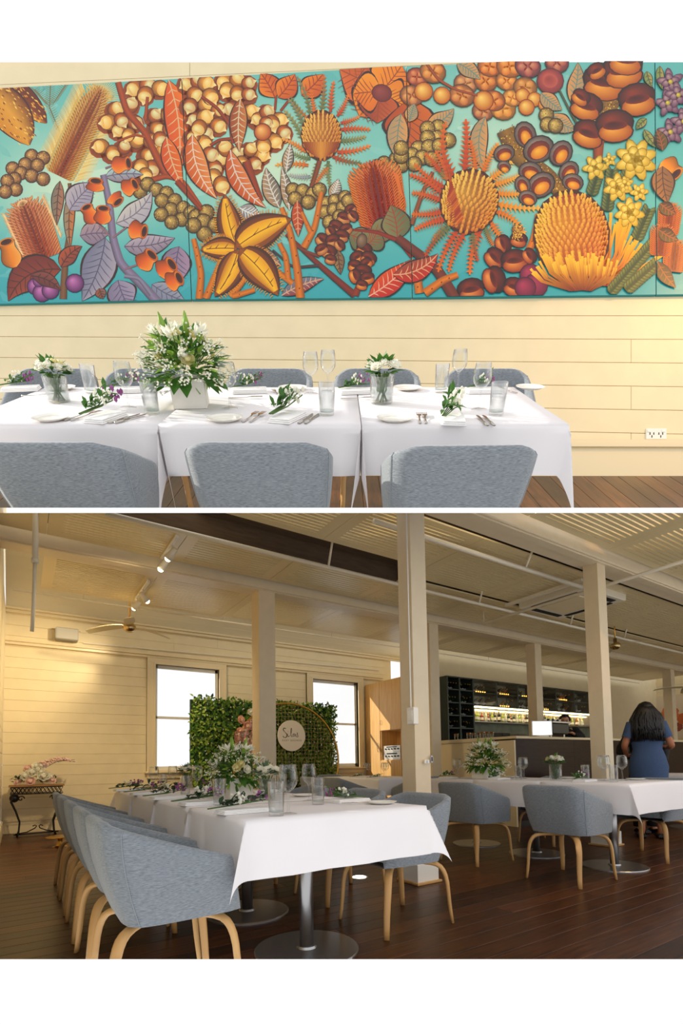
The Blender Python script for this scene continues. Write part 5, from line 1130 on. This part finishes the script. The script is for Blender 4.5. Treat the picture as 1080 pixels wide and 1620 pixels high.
# ------------------------------------------------------------------ console with flowers, gold stand
cs = thing('iron_console', 'black wrought-iron console table against the boarded wall', 'table', LOC(.22, 8.55, 0, .0))
MB().box(-.33, -.16, .71, .36, .2, .735, .004).build('top', mat('console_timber', (150,108,58), .5, noise=.15, nscale=10), cs)
for y in (-.15, .19):
    fr = MB(); fr.box(-.31, y-.006, .695, .34, y+.006, .71); fr.box(-.31, y-.006, .6, .34, y+.006, .612); fr.build('apron_rail', M_iron, cs)
    lt = MB()
    for i in range(13):
        x = -.31+i*.05; lt.tube([(x, y, .61), (x+.05, y, .697)], .004, 5); lt.tube([(x+.05, y, .61), (x, y, .697)], .004, 5)
    lt.build('lattice', M_iron, cs)
for x, sg in ((-.24, 1), (.28, -1)):
    for j in range(4):
        yy = -.13+j*.09; MB().tube([(x-.03*sg, yy, .6), (x-.06*sg, yy*.9, .5), (x-.0*sg, yy*.75, .36), (x+.05*sg, yy*.6, .2), (x+.04*sg, yy*.7, .06), (x+.02*sg, yy*.9, 0)], .011, 7).build('leg_bar', M_iron, cs, True)
    MB().tube([(x+.06*sg+.045*math.cos(a*.5)*(1-a/16)*sg, -.1, .54+.045*math.sin(a*.5)*(1-a/16)) for a in range(15)], .008, 6).build('scroll', M_iron, cs, True)
    MB().ico((x-.02, -.05, .55), .07, 2, (.9, 1.2, .9)).build('leaf_boss', M_iron, cs, True)
MB().tube([(-.24,-.0,.03), (-.1,0,.05), (0,0,.1), (.02,0,.13), (.0,0,.145), (-.03,0,.13)], .008, 6).build('stretcher', M_iron, cs, True); MB().tube([(.28,0,.03), (.14,0,.06), (.06,0,.1), (.05,0,.13), (.07,0,.145), (.1,0,.13)], .008, 6).build('stretcher', M_iron, cs, True)
MB().tube([(-.26,0,.02), (.3,0,.03)], .008, 6).build('stretcher', M_iron, cs, True)
R = random.Random(77); t = thing('flower_centrepiece', 'low arrangement of white and pink roses with trailing pink spray on the console', 'flowers', LOC(.22, 8.53, .736)); lf = MB()
for k in range(120):
    x = R.uniform(-.28,.25); d = rdir(R, .2); lf.leaf((x, R.uniform(-.08,.08), .03+R.uniform(0,.2)*(1-abs(x)*2.2)), d, (0,0,1), R.uniform(.05,.09), .035)
lf.v = [(a, b, max(c, .001)) for a, b, c in lf.v]; lf.build('foliage', M_leafD, t)
for x, y, z, r, m in ((-.13,-.09,.13,.065,0), (-.05,-.1,.18,.07,0), (.02,-.09,.22,.06,0), (.09,-.1,.12,.075,0), (.17,-.06,.1,.065,0), (-.07,-.12,.05,.06,1), (.0,-.08,.27,.055,0), (-.1,-.05,.24,.05,1), (.06,-.05,.27,.06,0), (.2,-.08,.06,.05,1), (-.22,-.06,.04,.045,1)):
    mb = MB(); rose(mb, (x, y, z), (x*1.5, -1, .6), r); mb.v = [(a, b, max(c, .001)) for a, b, c in mb.v]; mb.build('rose', M_petalK if m else M_petalW, t)
mb = MB()
for k in range(170):
    u = R.random(); mb.ico((.05+u*.42+R.uniform(-.03,.03), -.05+R.uniform(-.04,.04), .27+.1*math.sin(u*2.4)+R.uniform(-.05,.05)*(1.1-u)), R.uniform(.008,.018), 1)
mb.build('pink_spray', M_petalK, t)
mb = MB(); mb.tube([(.05,-.05,.2), (.25,-.05,.33), (.5,-.05,.36)], .004, 5); mb.build('spray_stem', M_stem, t)
gs = thing('cake_stand', 'gold cake stand with a flat disc standing on the floorboards', 'stand', LOC(.45, 7.1, 0)); MB().lathe([(.001,.012), (.06,.012), (.085,.0)], 24).build('foot', M_gold, gs, True); MB().lathe([(.05,.01), (.028,.05), (.026,.09), (.05,.115)], 20).build('stem', M_gold, gs, True); MB().lathe([(.001,.115), (.15,.115), (.16,.122), (.15,.128), (.001,.128)], 36).build('disc', M_gold, gs)
# ------------------------------------------------------------------ hedge screen, gold hoop, sign
HY = 8.05; hs = thing('hedge_screen', 'tall artificial boxwood hedge screen standing before the windows', 'hedge', LOC(3.7, HY, 0))
MB().box(-1.36, 0, .05, 1.36, .06, 2.06).build('backing_panel', M_leafD, hs)
for x in (-1.2, 1.2): MB().box(x-.04, .06, 0, x+.04, .3, .05).build('foot', M_iron, hs); MB().box(x-.02, .06, 0, x+.02, .1, 2.0).build('upright', M_iron, hs)
R = random.Random(5)
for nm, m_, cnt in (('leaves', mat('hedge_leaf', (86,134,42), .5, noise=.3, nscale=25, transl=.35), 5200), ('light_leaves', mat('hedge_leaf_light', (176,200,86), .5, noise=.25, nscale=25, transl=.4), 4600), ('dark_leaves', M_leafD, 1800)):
    mb = MB()
    for k in range(cnt):
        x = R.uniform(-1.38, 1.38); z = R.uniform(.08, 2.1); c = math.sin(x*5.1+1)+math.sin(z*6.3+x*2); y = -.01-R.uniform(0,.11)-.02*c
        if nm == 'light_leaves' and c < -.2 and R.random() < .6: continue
        mb.leaf((x, y, z), (R.uniform(-1,1), R.uniform(-1,.1), R.uniform(-1,1)), (R.uniform(-.6,.6), -1, R.uniform(-.2,.8)), R.uniform(.045,.085), R.uniform(.025,.04))
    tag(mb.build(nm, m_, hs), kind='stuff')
mb = MB()
for k in range(420): x, z = R.uniform(-1.38,1.38), R.uniform(.1,2.1); mb.ico((x, -.12-R.uniform(0,.03), z), R.uniform(.008,.016), 1)
tag(mb.build('white_buds', M_petalW, hs), kind='stuff')
HP = HY-.28; hc = Vector((3.98, HP, 1.02)); hr = 1.03
hp = thing('gold_hoop', 'large gold hoop with a wire grid standing before the hedge screen', 'hoop stand', Matrix.Translation((hc.x, hc.y, 0)))
MB().tube([(hr*math.cos(a*.0982), 0, hc.z+hr*math.sin(a*.0982)) for a in range(64)], .018, 8, closed=True).build('ring', M_gold, hp, True)
wg = mat('gold_wire', (170,140,80), .35, metal=1)
for k in range(-15, 16):
    c = k*.066; h_ = math.sqrt(max(0, hr*hr-c*c))-.005
    MB().tube([(c, .004, hc.z-h_), (c, .004, hc.z+h_)], .0026, 4).build('grid_wire', wg, hp); MB().tube([(-h_, .008, hc.z+c), (h_, .008, hc.z+c)], .0026, 4).build('grid_wire', wg, hp)
for x in (-.4, .4): MB().box(x-.03, -.2, 0, x+.03, .12, .02).build('foot', M_gold, hp)
R = random.Random(9); ft = thing('rose_garland', 'cluster of peach and white roses fixed to the left of the gold hoop', 'flowers', Matrix.Translation((3.2, HP-.05, 1.42)))
for k in range(46):
    a = R.uniform(0, 6.28); q = math.sqrt(R.random()); x, z = math.cos(a)*q*.22, math.sin(a)*q*.44; mb = MB(); rose(mb, (x, -.04-R.uniform(0,.06), z), (R.uniform(-.4,.4), -1, R.uniform(-.3,.4)), R.uniform(.05,.075)); mb.build('rose', (M_petalC, M_petalK, M_petalW, mat('petal_coral', (246,202,174), .6))[k % 4], ft)
lf = MB()
for k in range(70): a = R.uniform(0, 6.28); lf.leaf((math.cos(a)*.28, -.03, math.sin(a)*.5), (math.cos(a), -.4, math.sin(a)), (0,-1,0), .09, .04)
lf.build('foliage', M_leaf, ft)
sg = thing('round_sign', 'round cream sign with dark script lettering hung on the gold hoop', 'sign', Matrix.Translation((4.02, HP-.03, 1.475)) @ Matrix.Rotation(math.pi/2, 4, 'X'))
MB().lathe([(.001,-.006), (.272,-.006), (.275,0), (.272,.006), (.001,.006)], 56).build('disc', mat('sign_cream', (240,226,202), .5), sg)
M_ink = mat('sign_ink', (64,52,48), .6); M_ink2 = mat('sign_ink_grey', (168,150,136), .6)
def text(body, size, x, y, m, name_, shear=0, sp_=1.0):
    cu = bpy.data.curves.new(name_, 'FONT'); cu.body = body; cu.size = size; cu.align_x = 'CENTER'; cu.extrude = .0008; cu.shear = shear; cu.space_character = sp_
    o = bpy.data.objects.new('tmp_text', cu); COL.objects.link(o); me = bpy.data.meshes.new_from_object(o.evaluated_get(bpy.context.evaluated_depsgraph_get())); bpy.data.objects.remove(o)
    o = bpy.data.objects.new(name_, me); COL.objects.link(o); me.materials.clear(); me.materials.append(m); o.parent = sg; o.matrix_basis = Matrix.Translation((x, y, .0068)); return o
def pen(pts, w, nm):        # brush-script strokes
    mb = MB(); P2 = []
    for i in range(len(pts)-1):
        for u in range(5): P2.append(Vector(pts[i]).lerp(Vector(pts[i+1]), u/5))
    P2.append(Vector(pts[-1]))
    for _ in range(4): P2 = [P2[0]]+[(P2[i-1]+P2[i]*2+P2[i+1])/4 for i in range(1, len(P2)-1)]+[P2[-1]]
    mb.tube([(p.x, p.y, .0066) for p in P2], [w*(.55+.45*abs(math.sin(i*.21))) for i in range(len(P2))], 6, flat=(1, .25)); return mb.build(nm, M_ink, sg)
pen([(-.11,.12), (-.15,.135), (-.17,.1), (-.13,.06), (-.09,.02), (-.1,-.03), (-.15,-.04), (-.17,-.01)], .009, 'letter_s')
pen([(-.085,.035), (-.075,-.02), (-.055,-.015), (-.04,.0)], .006, 'letter_i'); pen([(-.078,.07), (-.074,.078)], .006, 'letter_i_dot')
pen([(-.02,.0), (.0,.1), (-.005,.14), (-.02,.1), (-.015,.0), (.0,-.02), (.02,-.01)], .006, 'letter_l')
pen([(.07,.03), (.035,.035), (.02,.005), (.04,-.02), (.065,.01), (.072,.035), (.072,-.015), (.09,-.01)], .006, 'letter_a')
pen([(.09,-.01), (.12,.05), (.105,.055), (.115,.02), (.13,-.005), (.11,-.025), (.095,-.015)], .006, 'letter_s')
text('BABY SHOWER', .048, .005, -.1, M_ink2, 'small_lettering', 0, 1.25)
# ------------------------------------------------------------------ LOWER SET: timber cabinet, bar, bottles, people
M_ply = mat('blond_timber', (214,164,96), .4, nscale=4, stretch=(6,6,.5), col2=(232,188,122))
M_barw = mat('dark_bar_timber', (44,22,16), .2, noise=.2, nscale=6, stretch=(.4,4,4), spec=.12)
M_slat = mat('amber_slat_timber', (176,116,50), .4)
M_black = mat('black_plastic', (18,18,18), .35)
cb = thing('timber_cabinet', 'tall blond timber cabinet with an open equipment niche beside the far window', 'cabinet', Matrix.Translation((6.5, 8.3, 0)))
cm_ = MB()
for b_ in ((.02,-.6,0,.6,.63,1.03), (.02,-.6,1.65,.6,.63,2.72), (.02,.08,1.03,.6,.63,1.65), (.02,-.6,1.03,.6,-.56,1.65), (.45,-.56,1.03,.6,.08,1.65)): cm_.box(*b_)     # open niche in the middle
cm_.build('carcass', M_ply, cb)
d = MB().box(0, .11, .06, .02, .62, 2.72, .003).build('door', M_ply, cb); MB().tube([(-.02, .16, 1.2), (-.035, .16, 1.25), (-.035, .16, 1.35), (-.02, .16, 1.4)], .006, 6).build('handle', M_steel, d)
d = MB().box(0, -.59, 1.66, .02, .1, 2.72, .003).build('door', M_ply, cb); MB().tube([(-.015, .05, 1.78), (-.03, .05, 1.8), (-.03, .05, 1.86), (-.015, .05, 1.88)], .005, 6).build('handle', M_steel, d)
MB().box(0, -.59, .06, .02, .1, 1.02, .003).build('door', M_ply, cb)
for z0, h_, lb in ((1.03, .17, 'silver amplifier with knobs in the cabinet niche'), (1.2, .13, 'slim silver player stacked in the cabinet niche')):
    e = thing('hifi_unit', lb, 'amplifier', Matrix.Translation((6.56, 8.06, z0)), 'units in the niche'); MB().box(-.02, -.27, 0, .3, .27, h_, .004).build('case', mat('hifi_silver', (206,200,186), .35, metal=.6), e)
    for k in range(5): MB().tube([(-.02, -.2+k*.1, h_*.45), (-.04, -.2+k*.1, h_*.45)], .016, 10).build('knob', M_black, e)
    MB().box(-.023, -.16, h_*.68, -.019, .18, h_*.85).build('display', M_black, e)
# wine wall: fridge columns, glazed upper cupboards, bottle shelf
M_frame = mat('graphite_frame', (66,76,72), .4, metal=.5); M_back = mat('smoky_back_panel', (112,124,110), .35, noise=.3, nscale=4)
ww = thing('wine_shelving', 'long graphite wine wall with glazed cupboards behind the bar', 'shelving', Matrix.Translation((7.5, 7.7, 0)))
MB().box(0, 0, 1.4, 6.0, .04, 2.78).build('back_panel', M_back, ww)
XW = [0, .36, .78, 1.55, 2.3, 3.05, 3.8, 4.6, 5.3, 6.0]
for i, x in enumerate(XW): MB().box(x-.018, -.34, 1.4 if i < 3 else 2.2, x+.018, 0, 2.78).build('upright', M_frame, ww)
for a, b, zs in ((0, 2, (1.4, 1.68, 1.95, 2.22, 2.5, 2.77)), (2, 9, (2.2, 2.48, 2.77))):
    for z in zs: MB().box(XW[a], -.33, z-.012, XW[b], 0, z+.012).build('shelf', M_frame, ww)
for z in (1.86,): MB().box(XW[2], -.28, z-.02, 6.0, 0, z).build('bottle_shelf', M_steel, ww)
MB().box(XW[2], -.26, 2.165, 6.0, -.22, 2.185).build('light_strip', mat('strip_light', (255,226,160), .3, emit=18), ww)
MB().box(XW[2], -.02, 1.9, 6.0, -.005, 2.16).build('mirror_back', mat('back_mirror', (200,200,196), .15, metal=.8), ww)
for a, b in zip(XW[2:], XW[3:]): MB().box(a+.02, -.345, 2.22, b-.02, -.34, 2.76).build('glass_door', M_pane, ww)
def bottle(h=.3, r=.036, m=None, cap=None):
    b = thing('bottle', '', 'bottle'); MB().lathe([(.001,0), (r,0), (r,h*.6), (r*.85,h*.68), (r*.36,h*.76), (r*.34,h*.96)], 12).build('glass_body', m, b, True); MB().lathe([(r*.4,h*.93), (r*.4,h), (.001,h)], 10).build('cap', cap or M_gold, b, True); MB().lathe([(r*1.02,h*.2), (r*1.02,h*.46)], 12).build('paper_label', M_china, b, True); return b
BM = [mat('bottle_green', (30,52,26), .12), mat('bottle_amber', (150,84,22), .12), mat('bottle_clear', (214,214,196), .1), mat('bottle_red', (130,34,28), .15), mat('bottle_lime', (150,170,50), .15), mat('bottle_black', (20,18,18), .15)]
R = random.Random(3); bp = [bottle(R.uniform(.24,.31), R.uniform(.033,.042), m) for m in BM]; nm = ['dark green', 'amber', 'clear', 'red', 'lime green', 'black']
x = XW[2]+.08
while x < 5.3:
    i = R.randrange(6); copy_tree(bp[i], LOC(7.5+x, 7.565+R.uniform(-.03,.03), 1.86, R.uniform(0,6), 1, 1, R.uniform(.8,.93)), nm[i]+' bottle standing on the lit shelf of the wine wall', 'bottles on the lit shelf'); x += R.uniform(.09,.12)
for z in (1.692, 1.962, 2.232, 2.512):       # racked wine, necks outward, each resting on its shelf
    for x in (.062, .142, .222, .302, .425, .505, .585, .665, .727):
        copy_tree(bp[5 if R.random() < .6 else 0], Matrix.Translation((7.5+x, 7.64, z+.032)) @ Matrix.Rotation(1.15, 4, 'X') @ Matrix.Diagonal((.85,.85,.85,1)), 'dark wine bottle racked at a slant in the left columns of the wine wall', 'racked wine bottles')
for x in [XW[2]+.12+k*.115 for k in range(44)]:
    for z in (2.242, 2.522):
        if min(abs(x-q_) for q_ in XW) > .075 and R.random() < .7: copy_tree(bp[R.choice((0, 5, 1, 5))], Matrix.Translation((7.5+x, 7.64, z-.028+.03)) @ Matrix.Rotation(1.0, 4, 'X') @ Matrix.Rotation(R.uniform(-.08,.08), 4, 'Y') @ Matrix.Diagonal((.85,.85,.85,1)), 'wine bottle lying behind the glazed cupboard doors', 'bottles behind the glazed doors')
for b in bp: proto_hide(b)
tl = [(8.4, 2.506), (9.2, 2.506), (9.2, 2.226), (10.0, 2.506), (10.7, 2.226), (11.5, 2.506)]
for i, (x, z) in enumerate(tl):
    o = thing('amber_bead_row', 'row of small glowing amber beads in a glazed cupboard', 'lights', Matrix.Translation((x, 7.385, z)), 'amber bead rows in the cupboards')
    for k in range(5): MB().ico((k*.07, 0, 0), .013, 1).build('bulb', mat('amber_glow', (255,170,60), .3, emit=7), o)  # emissive amber beads, five to a row
fc = thing('slatted_cupboard', 'amber slatted timber cupboard under the racked wine', 'cabinet', Matrix.Translation((7.45, 7.2, 0))); MB().box(0, 0, 0, .85, .55, 1.355).build('carcass', M_slat, fc)
for k in range(17): MB().box(k*.05, -.015, .05, k*.05+.036, 0, 1.345).build('slat', M_slat, fc)
MB().box(-.02, -.05, 1.355, .88, .55, 1.387, .005).build('counter', M_trim, fc)
bc = thing('back_counter', 'long pale back counter below the bottle shelf', 'counter', Matrix.Translation((8.4, 7.0, 0))); MB().box(0, 0, 0, 5.2, .65, 1.36).build('base', M_trim, bc); MB().box(-.03, -.04, 1.36, 5.2, .65, 1.42, .006).build('worktop', mat('pale_stone', (222,206,170), .3), bc)
for i, (x, w) in enumerate(((8.42, .28), (8.72, .24), (8.98, .24), (9.24, .26), (9.52, .3))):
    o = thing('menu_stack', ('dark' if i in (1, 2) else 'grey')+' pile of plates and menus on the back counter', 'stack', Matrix.Translation((x, 7.18, 1.42)), 'piles on the back counter')
    for k in range(6): MB().box(0, 0, k*.03, w, .22, k*.03+.024, .003).build('layer', M_black if i in (1, 2) else mat('grey_stoneware', (120,116,104), .5), o)
# bar
br = thing('bar_counter', 'glossy dark timber bar with a pale edge and cream end panel', 'bar', Matrix.Translation((6.16, 4.7, 0)))
for k in range(4): MB().box(k*1.5, 0, .08, k*1.5+1.497, .03, 1.3, .003).build('front_panel', M_barw, br)
MB().box(-.0, .03, 0, 6.0, .44, 1.3).build('carcass', M_barw, br); MB().box(-.03, -.04, 1.3, 6.0, .48, 1.34, .006).build('top', M_trim, br)
MB().box(-.03, .0, 0, 0, 1.7, 1.28, .003).build('end_panel', M_trim, br); MB().box(-.06, .48, 1.28, .55, 1.72, 1.34, .006).build('return_top', mat('pale_stone', (222,206,170), .3), br); MB().box(0, .44, 0, .5, 1.7, 1.28).build('return_carcass', M_trim, br)
MB().box(0, -.0, 0, 6, .05, .08).build('kick_plate', M_black, br)
ps = thing('till_screen', 'bright white till screen seen from behind the bar', 'screen', Matrix.Translation((7.05, 4.86, 1.34)) @ Matrix.Rotation(-.5, 4, 'Z')); MB().box(-.17, 0, .03, .17, .03, .27, .006).build('case', M_white, ps); MB().box(-.155, -.004, .045, .155, 0, .255).build('display', mat('lit_display', (236,246,255), .3, emit=1.6), ps); MB().box(-.08, -.06, 0, .08, .08, .03, .004).build('foot', M_white, ps)
cm = thing('coffee_machine', 'low black coffee machine with cups beside the till screen', 'coffee machine', Matrix.Translation((7.48, 4.98, 1.34))); MB().box(-.2, -.16, .06, .24, .2, .24, .015).build('body', M_black, cm); MB().box(-.22, -.18, .24, .26, .22, .27, .004).build('cup_rail', M_steel, cm)
for k in range(7): MB().lathe([(.022,0), (.034,.05), (.03,.05), (.018,.006)], 12, (-.17+k*.065, 0, .27)).build('cup', M_black if k % 2 else M_china, cm)
for x in (-.16, .2): MB().box(x-.02, -.1, 0, x+.02, .1, .06).build('foot', M_steel, cm)
for k in range(7):
    o = thing('bar_glass', 'small tumbler standing on the return of the bar', 'glass', Matrix.Translation((6.3+(k % 3)*.12, 5.45+(k//3)*.28, 1.342)), 'tumblers on the bar return'); MB().lathe([(.001,0), (.03,0), (.036,.11), (.034,.11), (.028,.008)], 14).build('glass_body', M_glass, o, True); MB().lathe([(.031,.085), (.036,.109)], 14).build('amber_rim', BM[1], o)
fm = thing('far_painting', 'pale painting with orange blooms on the far end wall', 'painting', Matrix.Translation((RW-.055, 6.2, 1.6))); MB().box(0, -1.6, 0, .03, 1.6, 1.35).build('canvas', mat('pale_canvas', (232,214,186), .6), fm)
for y, z, r, c in ((1.2, .8, .28, (226,130,80)), (.8, .6, .22, (214,110,60)), (.3, .9, .3, (230,160,120)), (1.0, .35, .16, (160,80,60)), (-.4, .6, .3, (206,120,70)), (-1, .8, .25, (226,150,90))):
    mb = MB()
    for k in range(7): a = k*.9; mb.prism([(math.cos(a)*r*.5+r*.5*math.cos(q*.785), math.sin(a)*r*.5+r*.4*math.sin(q*.785)) for q in range(8)], k*.0006, k*.0006+.0005)
    mb.v = [(-.001-p[2], y+p[0], z+p[1]) for p in mb.v]; mb.build('painted_bloom', mat('bloom_%d' % c[1], c, .6), fm)
# ------------------------------------------------------------------ people
def skin_body(name_, verts, edges, rad, m, root, parent, sub=2):
    me = bpy.data.meshes.new(name_); me.from_pydata(verts, edges, []); o = bpy.data.objects.new(name_, me); COL.objects.link(o)
    md = o.modifiers.new('skin', 'SKIN'); md.use_smooth_shade = True; sv = me.skin_vertices[0].data
    for i, r in enumerate(rad): sv[i].radius = (r, r) if not isinstance(r, tuple) else r; sv[i].use_root = (i == root)
    sb = o.modifiers.new('sub', 'SUBSURF'); sb.levels = sub; sb.render_levels = sub
    ev = o.evaluated_get(bpy.context.evaluated_depsgraph_get()); nm_ = bpy.data.meshes.new_from_object(ev); bpy.data.objects.remove(o)
    o = bpy.data.objects.new(name_, nm_); COL.objects.link(o); nm_.materials.clear(); nm_.materials.append(m); o.parent = parent
    nm_.polygons.foreach_set('use_smooth', [True]*len(nm_.polygons)); return o
M_skin = mat('skin_warm', (168,106,72), .5, noise=.04); M_skinL = mat('skin_light', (204,150,116), .5, noise=.04)
M_hair = mat('black_hair', (12,10,10), .45, nscale=40, stretch=(1,1,.15), bump=.5); M_navy = mat('navy_dress', (58,80,116), .8, noise=.08, nscale=60, bump=.1); M_blackc = mat('black_clothing', (16,16,18), .8, noise=.1, nscale=40)
M_eye = mat('eye_dark', (24,16,12), .2); M_lip = mat('lips', (150,74,64), .5); M_shoe = mat('black_shoe', (14,12,12), .4)
def person(label, M, skin, top_m, leg_m, hair, arms, H_=1.64, group=None, lower=True):
    """figure facing +y; arms: for each side elbow, wrist, fingertip direction"""
    t = thing('person', label, 'person', M, group); k = H_/1.64
    V = [(0,0,.92), (0,-.01,1.08), (0,.0,1.24), (0,-.005,1.36), (0,.0,1.42), (0,.015,1.5), (0,.025,1.56), (0,.02,1.62)]; Rr = [(.15,.105), (.125,.09), (.15,.1), (.12,.085), (.05,.05), (.068,.08), (.075,.092), (.055,.068)]
    E = [(i, i+1) for i in range(7)]
    for sx in (-1, 1):
        b = len(V); V += [(sx*.09,0,.86), (sx*.095,.012,.5), (sx*.1,-.01,.1), (sx*.1,.02,.05), (sx*.105,.13,.03)]; Rr += [.088, .058, .038, .036, .028]; E += [(0, b), (b, b+1), (b+1, b+2), (b+2, b+3), (b+3, b+4)]
    for sx, (el, wr_, tip) in zip((-1, 1), arms):
        b = len(V); sh = (sx*.16,0,1.355); V += [sh, el, wr_]; Rr += [.056, .04, .027]; E += [(3, b), (b, b+1), (b+1, b+2)]
        w = Vector(wr_); d = Vector(tip).normalized(); palm = w+d*.055; p = len(V); V.append(tuple(palm)); Rr.append((.026,.016)); E.append((b+2, p)); sd = d.cross(Vector((0,0,1))); sd = sd.normalized() if sd.length > .1 else Vector((1,0,0))
        for f, (off, ln) in enumerate(((-.024,.062), (-.008,.074), (.008,.07), (.023,.055))):
            q = len(V); a = palm+sd*off*.9+d*.028; V += [tuple(a), tuple(a+d*ln*.5-Vector((0,0,.008))), tuple(a+d*ln*.85-Vector((0,0,.03)))]; Rr += [.0088, .008, .0066]; E += [(p, q), (q, q+1), (q+1, q+2)]
        q = len(V); a = w+d*.03-sd*.03*sx; V += [tuple(a), tuple(a+d*.035-sd*.018*sx), tuple(a+d*.06-sd*.016*sx)]; Rr += [.0105, .0092, .0075]; E += [(p, q), (q, q+1), (q+1, q+2)]
    V = [tuple(Vector(v)*k) for v in V]; Rr = [tuple(x*k for x in r) if isinstance(r, tuple) else r*k for r in Rr]
    skin_body('body', V, E, Rr, skin, 0, t)
    for sx in (-1, 1):
        MB().ico((sx*.032*k, .105*k, 1.53*k), .011*k, 1).build('eye', M_eye, t, True); MB().ico((sx*.083*k, .015*k, 1.52*k), .02*k, 1, (.4, .7, 1.2)).build('ear', skin, t, True)
        MB().box(sx*.032*k-.02*k, .1*k, 1.549*k, sx*.032*k+.02*k, .112*k, 1.555*k).build('eyebrow', M_hair, t)
    MB().tube([(0,.105*k,1.535*k), (0,.125*k,1.505*k), (0,.108*k,1.495*k)], [.007*k,.013*k,.009*k], 8).build('nose', skin, t, True); MB().ico((0, .098*k, 1.468*k), .02*k, 1, (1.1, .5, .35)).build('mouth', M_lip, t, True)
    # clothing: shells lofted round the torso and sleeves
    def loft(name_, secs, m_):
        mb = MB(); n = 20; vs = []
        for z, rx, ry, y in secs: vs += [(rx*math.cos(a*6.2832/n)*k, (y+ry*math.sin(a*6.2832/n))*k, z*k) for a in range(n)]
        mb.add(vs, [(i*n+a, i*n+(a+1) % n, i*n+n+(a+1) % n, i*n+n+a) for i in range(len(secs)-1) for a in range(n)]); return mb.build(name_, m_, t, True)
    if leg_m is top_m and lower: loft('dress', [(.52,.185,.145,0), (.7,.2,.155,0), (.86,.215,.16,-.01), (.98,.19,.135,-.005), (1.08,.158,.115,0), (1.2,.178,.13,.005), (1.3,.2,.125,0), (1.37,.17,.1,0), (1.405,.1,.075,0), (1.42,.075,.068,0)], top_m)
    else:
        loft('shirt', [(.84,.2,.14,0), (.98,.19,.135,0), (1.08,.17,.122,0), (1.2,.185,.132,.005), (1.3,.205,.128,0), (1.37,.175,.103,0), (1.405,.105,.08,0), (1.43,.07,.066,0)], top_m)
        loft('trousers', [(.5,.165,.1,0), (.7,.18,.12,0), (.86,.19,.13,0), (.95,.185,.13,0)], leg_m)
        for sx in (-1, 1): MB().tube([Vector((sx*.09,0,.8))*k, Vector((sx*.097,.01,.5))*k, Vector((sx*.1,-.008,.09))*k], [.11*k,.085*k,.07*k], 14).build('trouser_leg', leg_m, t, True)
    for sx, (el, wr_, tip) in zip((-1, 1), arms):
        sh = Vector((sx*.155,0,1.365)); e = Vector(el); w = Vector(wr_); long_ = top_m is M_blackc
        pts = [sh-Vector((sx*.05,0,-.01)), sh, sh.lerp(e, .35), sh.lerp(e, .62 if not long_ else .9)]; rr = [.06, .075, .066, .062]
        if long_: pts += [e, e.lerp(w, .5), e.lerp(w, .95)]; rr += [.056, .05, .042]
        MB().tube([p*k for p in pts], [r*k for r in rr], 14, caps=False).build('sleeve', top_m, t, True)
        MB().box(sx*.1*k-.04*k, -.06*k, 0, sx*.1*k+.04*k, .17*k, .06*k, .02*k).build('shoe', M_shoe, t)
    hr_ = MB(); R2 = random.Random(len(label))
    if hair == 'long':
        for i in range(520):
            a = R2.uniform(0, 6.283); u = R2.random(); z0 = 1.64-u*.08; rx = .09
            a2 = -math.pi/2+R2.uniform(-1.75, 1.75); p0 = Vector((math.cos(a2)*.055, .01+math.sin(a2)*.06, 1.635)); p1 = Vector((math.cos(a2)*.115, .0+math.sin(a2)*.12, 1.54)); p2 = Vector((math.cos(a2)*.15+R2.uniform(-.03,.03), -.02+math.sin(a2)*.13, 1.4+R2.uniform(-.05,.05))); p3 = Vector((math.cos(a2)*.14+R2.uniform(-.04,.04), -.05+math.sin(a2)*.12, 1.22+R2.uniform(-.06,.1)))
            hr_.tube([p*k for p in (p0, p1, p1.lerp(p2, .5)+Vector((R2.uniform(-.01,.01), 0, 0)), p2, p2.lerp(p3, .5)+Vector((R2.uniform(-.015,.015), 0, 0)), p3)], [.008*k,.012*k,.012*k,.012*k,.011*k,.005*k], 5)
        hr_.ico((0, .0, 1.565*k), .102*k, 2, (.95, 1.02, .95)); 
        hr_.v = [(p[0], min(p[1], .075*k), p[2]) for p in hr_.v]
    else:
        for i in range(260):
            a = R2.uniform(0, 6.283); e = R2.uniform(.05, 1.5); d = Vector((math.cos(a)*math.cos(e), math.sin(a)*math.cos(e), math.sin(e)));
            if d.y > .35 and d.z < .62: continue
            hr_.ico(tuple((Vector((0, .005, 1.545))+Vector((d.x*.078, d.y*.088, d.z*.095)))*k), .024*k, 1)
    hr_.build('hair', M_hair, t, True); return t
yawc = math.atan2(FW.y, FW.x)-math.pi/2
person('woman in a navy short-sleeved dress with long black hair, seen from behind by the bar', Matrix.Translation((6.5, 3.03, 0)) @ Matrix.Rotation(yawc-.35, 4, 'Z'), M_skin, M_navy, M_navy, 'long', (((-.25,-.02,1.12), (-.2,.14,1.0), (.6,.8,.1)), ((.25,-.03,1.11), (.27,.17,1.09), (-.3,.9,.3))), 1.665)
person('person in black clothes half hidden behind the woman in the navy dress', Matrix.Translation((6.95, 3.3, 0)) @ Matrix.Rotation(yawc+math.pi+.1, 4, 'Z'), M_skinL, M_blackc, M_blackc, 'short', (((-.34,.0,1.12), (-.2,.14,.98), (.7,.5,-.1)), ((.34,.0,1.12), (.2,.14,1.0), (-.7,.5,0))), 1.58, None, False)
person('person in black with dark curly hair working behind the bar', Matrix.Translation((8.66, 5.48, .0)) @ Matrix.Rotation(yawc+math.pi-.4, 4, 'Z'), M_skinL, M_blackc, M_blackc, 'short', (((-.26,.03,1.24), (-.12,.16,1.31), (.5,.8,.25)), ((.26,.03,1.24), (.13,.16,1.32), (-.5,.8,.25))), 1.82, None, False)
for _p in (GW, GT, GP, GF, GK): proto_hide(_p)
